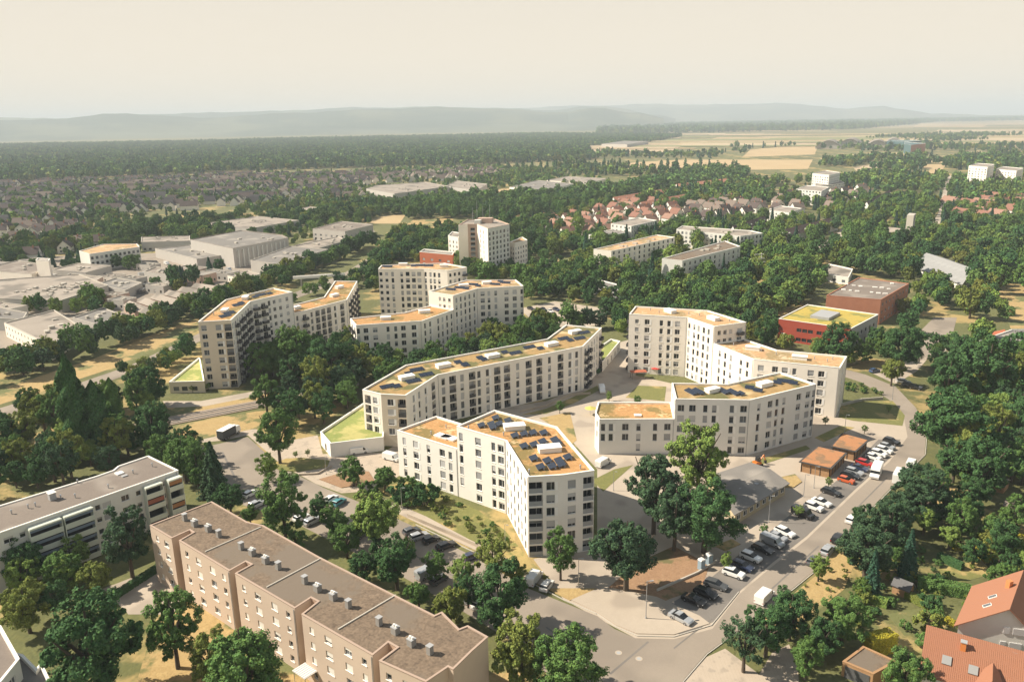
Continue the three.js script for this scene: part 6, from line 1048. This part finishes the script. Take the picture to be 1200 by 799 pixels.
{ // small excavator beside the white block
  const p = G(888, 546), g = group('excavator', V(p.x, .03, p.z), .5); tag(g, 'small orange excavator by the wall of the white block', 'excavator'); const or = M([.55, .16, .02], .5);
  for (const z of [-.65, .65]) mesh('track', slabShape([[-1.1, 0.02], [1.1, .02], [1.3, .3], [1.1, .58], [-1.1, .58], [-1.3, .3]], .4, .03), tyreM, g).position.z = z;
  mesh('body', slabShape([[-1.2, .7], [.7, .7], [.7, 1.2], [-.2, 1.4], [-1.2, 1.4]], 1.5, .06), or, g); mesh('cab', slabShape([[-.5, 1.3], [.6, 1.2], [.4, 2.5], [-.5, 2.5]], 1.0, .05), carGlass, g);
  mesh('boom', slabShape([[.5, 1.1], [.8, 1.1], [2.2, 2.6], [2.0, 2.8]], .25, .02), or, g); mesh('arm', slabShape([[2.0, 2.7], [2.25, 2.7], [2.9, 1.0], [2.7, .95]], .2, .02), or, g); mesh('bucket', slabShape([[2.6, .3], [3.1, .35], [3.0, 1.0], [2.65, 1.0]], .6, .03), tyreM, g);
}

// ------------------------------------------------------------------ street furniture
const lampPost = (() => { const pole = merge([cylGeo(.09, .05, 6.6, 8)]), arm = boxGeo(.9, .06, .06, .42, 6.55, 0), head = boxGeo(.62, .1, .26, .75, 6.48, 0), foot = cylGeo(.16, .13, .35, 8); return { pole, arm, head, foot }; })();
for (const [x, y, k, lab] of [[757, 725, 1.2, 'tall street lamp on the street corner'], [678, 689, 1, 'street lamp beside the slim tree at the front block'], [901, 612, 1, 'street lamp before the kindergarten gable'], [942, 582, .9, 'street lamp between the parked cars and kindergarten'], [954, 572, .9, 'street lamp at the planted shed roof'], [1046, 468, 1, 'street lamp at the road bend by the dark lawn'], [592, 640, .8, 'street lamp on the wild lawn'], [932, 748, .9, 'street lamp among the verge trees'], [471, 598, .9, 'street lamp behind the bushes of the low wing'], [990, 508, .9, 'street lamp in the forecourt behind the small shed'], [719, 575, .8, 'street lamp at the triangle of lawn'], [382, 556, .8, 'street lamp at the paved square bed']]) {
  const p = G(x, y), g = group('street_lamp', V(p.x, .03, p.z), rr(-.6, .6)); g.scale.setScalar(k); tag(g, lab, 'street lamp');
  mesh('pole', lampPost.pole, MAT.steel, g); mesh('arm', lampPost.arm, MAT.steel, g); mesh('lamp_head', lampPost.head, MAT.greyMetal, g); mesh('foot', lampPost.foot, MAT.greyMetal, g);
}
for (const [x, y, k] of [[822, 667, 0], [831, 661, 1]]) {
  const p = G(x, y), g = group('portable_toilet', V(p.x, .06, p.z), .5); tag(g, k ? 'grey blue portable toilet nearest the parked cars' : 'grey blue portable toilet next to the heavy dark tree', 'portable toilet');
  const m = M([.22, .29, .34], .6); mesh('cabin', slabShape([[-.55, 0], [.55, 0], [.55, 2.1], [-.55, 2.1]], 1.1, .03), m, g); mesh('roof', slabShape([[-.6, 2.13], [.6, 2.13], [.45, 2.35], [-.45, 2.35]], 1.15, .03), MAT.frame, g); mesh('door', boxGeo(.03, 1.9, .8, .575, .1, 0), MAT.shutter, g);
}
for (const [x, y, lab] of [[725, 765, 'round manhole cover in the junction, nearer the kerb'], [749, 772, 'round manhole cover in the junction, ringed with pale concrete']]) { const p = G(x, y), g = group('manhole_cover', V(p.x, .046, p.z)); tag(g, lab, 'manhole cover'); mesh('ring', cylGeo(.62, .62, .006, 20), MAT.pavingLight, g); mesh('lid', cylGeo(.36, .36, .01, 20), MAT.greyMetal, g); }
function wallAlong(pts, h, w, label, mat = MAT.concrete) { const q = pts.map(([x, y]) => G(x, y)), g = group('low_wall', q[0].clone()); tag(g, label, 'wall'); for (let i = 0; i < q.length - 1; i++) { const a = q[i], b = q[i + 1], m = lerp(a, b, .5).sub(q[0]); mesh('wall_section', new MB().box(m.x, 0, m.z, a.distanceTo(b) + (i ? .01 : 0), h + i * .003, w, -dirOf(a, b)).geo(), mat, g); } }
wallAlong([[478, 606], [520, 624], [558, 641], [600, 663]], 1.0, .35, 'pale retaining wall between parked cars and wild lawn', MAT.pavingLight);
wallAlong([[350, 557], [372, 556], [388, 547]], .5, .35, 'low pale wall round the bed on the paved square', MAT.pavingLight);
wallAlong([[610, 483], [640, 477], [668, 464], [692, 462]], .8, .3, 'low pale wall along the hedges of the bent block', MAT.pavingLight);
wallAlong([[985, 476], [1010, 470], [1035, 468]], .9, .35, 'low wall behind the dark lawn', MAT.concrete);
wallAlong([[770, 693], [818, 672], [842, 657]], .5, .3, 'low wall between bare earth and the parked cars', MAT.concrete);
{ // footbridge over the railway line
  const a = G(343, 326, 5), c = G(404, 322, 5), d = dirOf(a, c), L = a.distanceTo(c), m = lerp(a, c, .5), g = group('footbridge', V(m.x, 0, m.z), -d); tag(g, 'pale concrete footbridge behind the balcony block', 'bridge');
  mesh('deck', boxGeo(L, .5, 3, 0, 4.6, 0), MAT.coping, g); for (const s of [-1.45, 1.45]) mesh('parapet', boxGeo(L, .9, .12, 0, 5.1, s), MAT.coping, g); for (const x of [-L * .35, 0, L * .35]) mesh('pier', boxGeo(.8, 4.6, 2, x, 0, 0), MAT.concrete, g);
}
{ const p = G(891, 324), g = group('signal_mast', V(p.x, 0, p.z), .2); tag(g, 'tall pale mast with cross arms above the park trees', 'mast'); mesh('pole', cylGeo(.22, .12, 14, 8), MAT.coping, g); for (const [y, w] of [[13, 6], [10.5, 9], [8.5, 11]]) mesh('cross_arm', boxGeo(w, .25, .25, -w * .25, y, 0), MAT.coping, g); }
// parasols and awnings
for (const [x, y, c, lab] of [[768, 438, [.45, .03, .02], 'red parasol in the courtyard of the cream block'], [794, 436, [.45, .05, .03], 'faded red parasol before the cream block'], [692, 486, [.55, .48, .12], 'pale yellow parasol on the low wing terrace']]) { const p = G(x, y), g = group('parasol', V(p.x, .06, p.z)); tag(g, lab, 'parasol'); mesh('canopy', (() => { const k = new THREE.ConeGeometry(1.9, .7, 8, 1, true); k.translate(0, 2.5, 0); return k; })(), M(c, .9, { side: THREE.DoubleSide }), g); mesh('pole', cylGeo(.04, .04, 2.8, 6), MAT.steel, g); }
{ const p = G(748, 443), g = group('pergola', V(p.x, .03, p.z), .1); tag(g, 'rust brown pergola at the foot of the cream block', 'pergola'); for (const x of [-2.5, 2.5]) for (const z of [-1.2, 1.2]) mesh('post', boxGeo(.12, 2.5, .12, x, 0, z), MAT.frameDark, g); mesh('awning', boxGeo(5.8, .12, 3, 0, 2.5, 0), M([.36, .10, .05], .9), g); }
// kerb stones along the street
for (const l of [[[700, 720], [722, 735], [747, 745.5], [790, 746.5], [834, 733], [866, 694]], [[790, 812], [829, 767], [903, 713], [963, 664], [986, 634], [1051, 567], [1085, 533], [1087, 505]], [[487, 615], [557, 648], [622, 683], [662, 704], [699, 719.5]]]) ribbon('kerb', l.map(([x, y]) => G(x, y)), .16, .16, MAT.concrete, false, .15);

// containers in the factory yard
['white', 'blue', 'grey', 'grey', 'teal', 'orange', 'silver', 'white', 'blue', 'grey', 'grey', 'white'].forEach((c, k) => {
  const p = G(60 + (k * 53 % 210), 326 + (k * 29 % 34) - (k * 53 % 210) * .06); if (isBlocked(p.x, p.z)) return;
  const g = group('container', V(p.x, .03, p.z), rr(0, 3)); tag(g, 'cargo container standing in the factory yard', 'container', 'containers in the factory yard');
  mesh('box', boxGeo(6.1, 2.5, 2.4), PAINT[c], g); for (let i = 0; i < 9; i++) for (const s of [-1, 1]) mesh('rib', cached('crib', () => boxGeo(.25, 2.3, .08)), PAINT[c], g).position.set(-2.7 + i * .67, .1, s * 1.22);
});

// repair strips and dry patches in the street surface
[[[715, 790], [760, 752], .9], [[790, 760], [850, 712], .7], [[905, 690], [960, 640], .8], [[1000, 600], [1040, 560], .7], [[690, 770], [640, 735], .8], [[560, 690], [480, 648], .7], [[275, 560], [260, 530], 1.2], [[700, 440], [716, 418], .8]].forEach(([a, b, w], i) => ribbon('road_patch', [G(...a), G(...b)], w * .45, .05 + i * .004, MAT.asphaltDark, false));
renderer: {
  const renderer = new THREE.WebGLRenderer({ antialias: true });
  renderer.shadowMap.enabled = true; renderer.toneMapping = THREE.LinearToneMapping; renderer.toneMappingExposure = EXPOSURE;
  renderer.setSize(1024, 681);
  renderer.render(scene, camera);
}
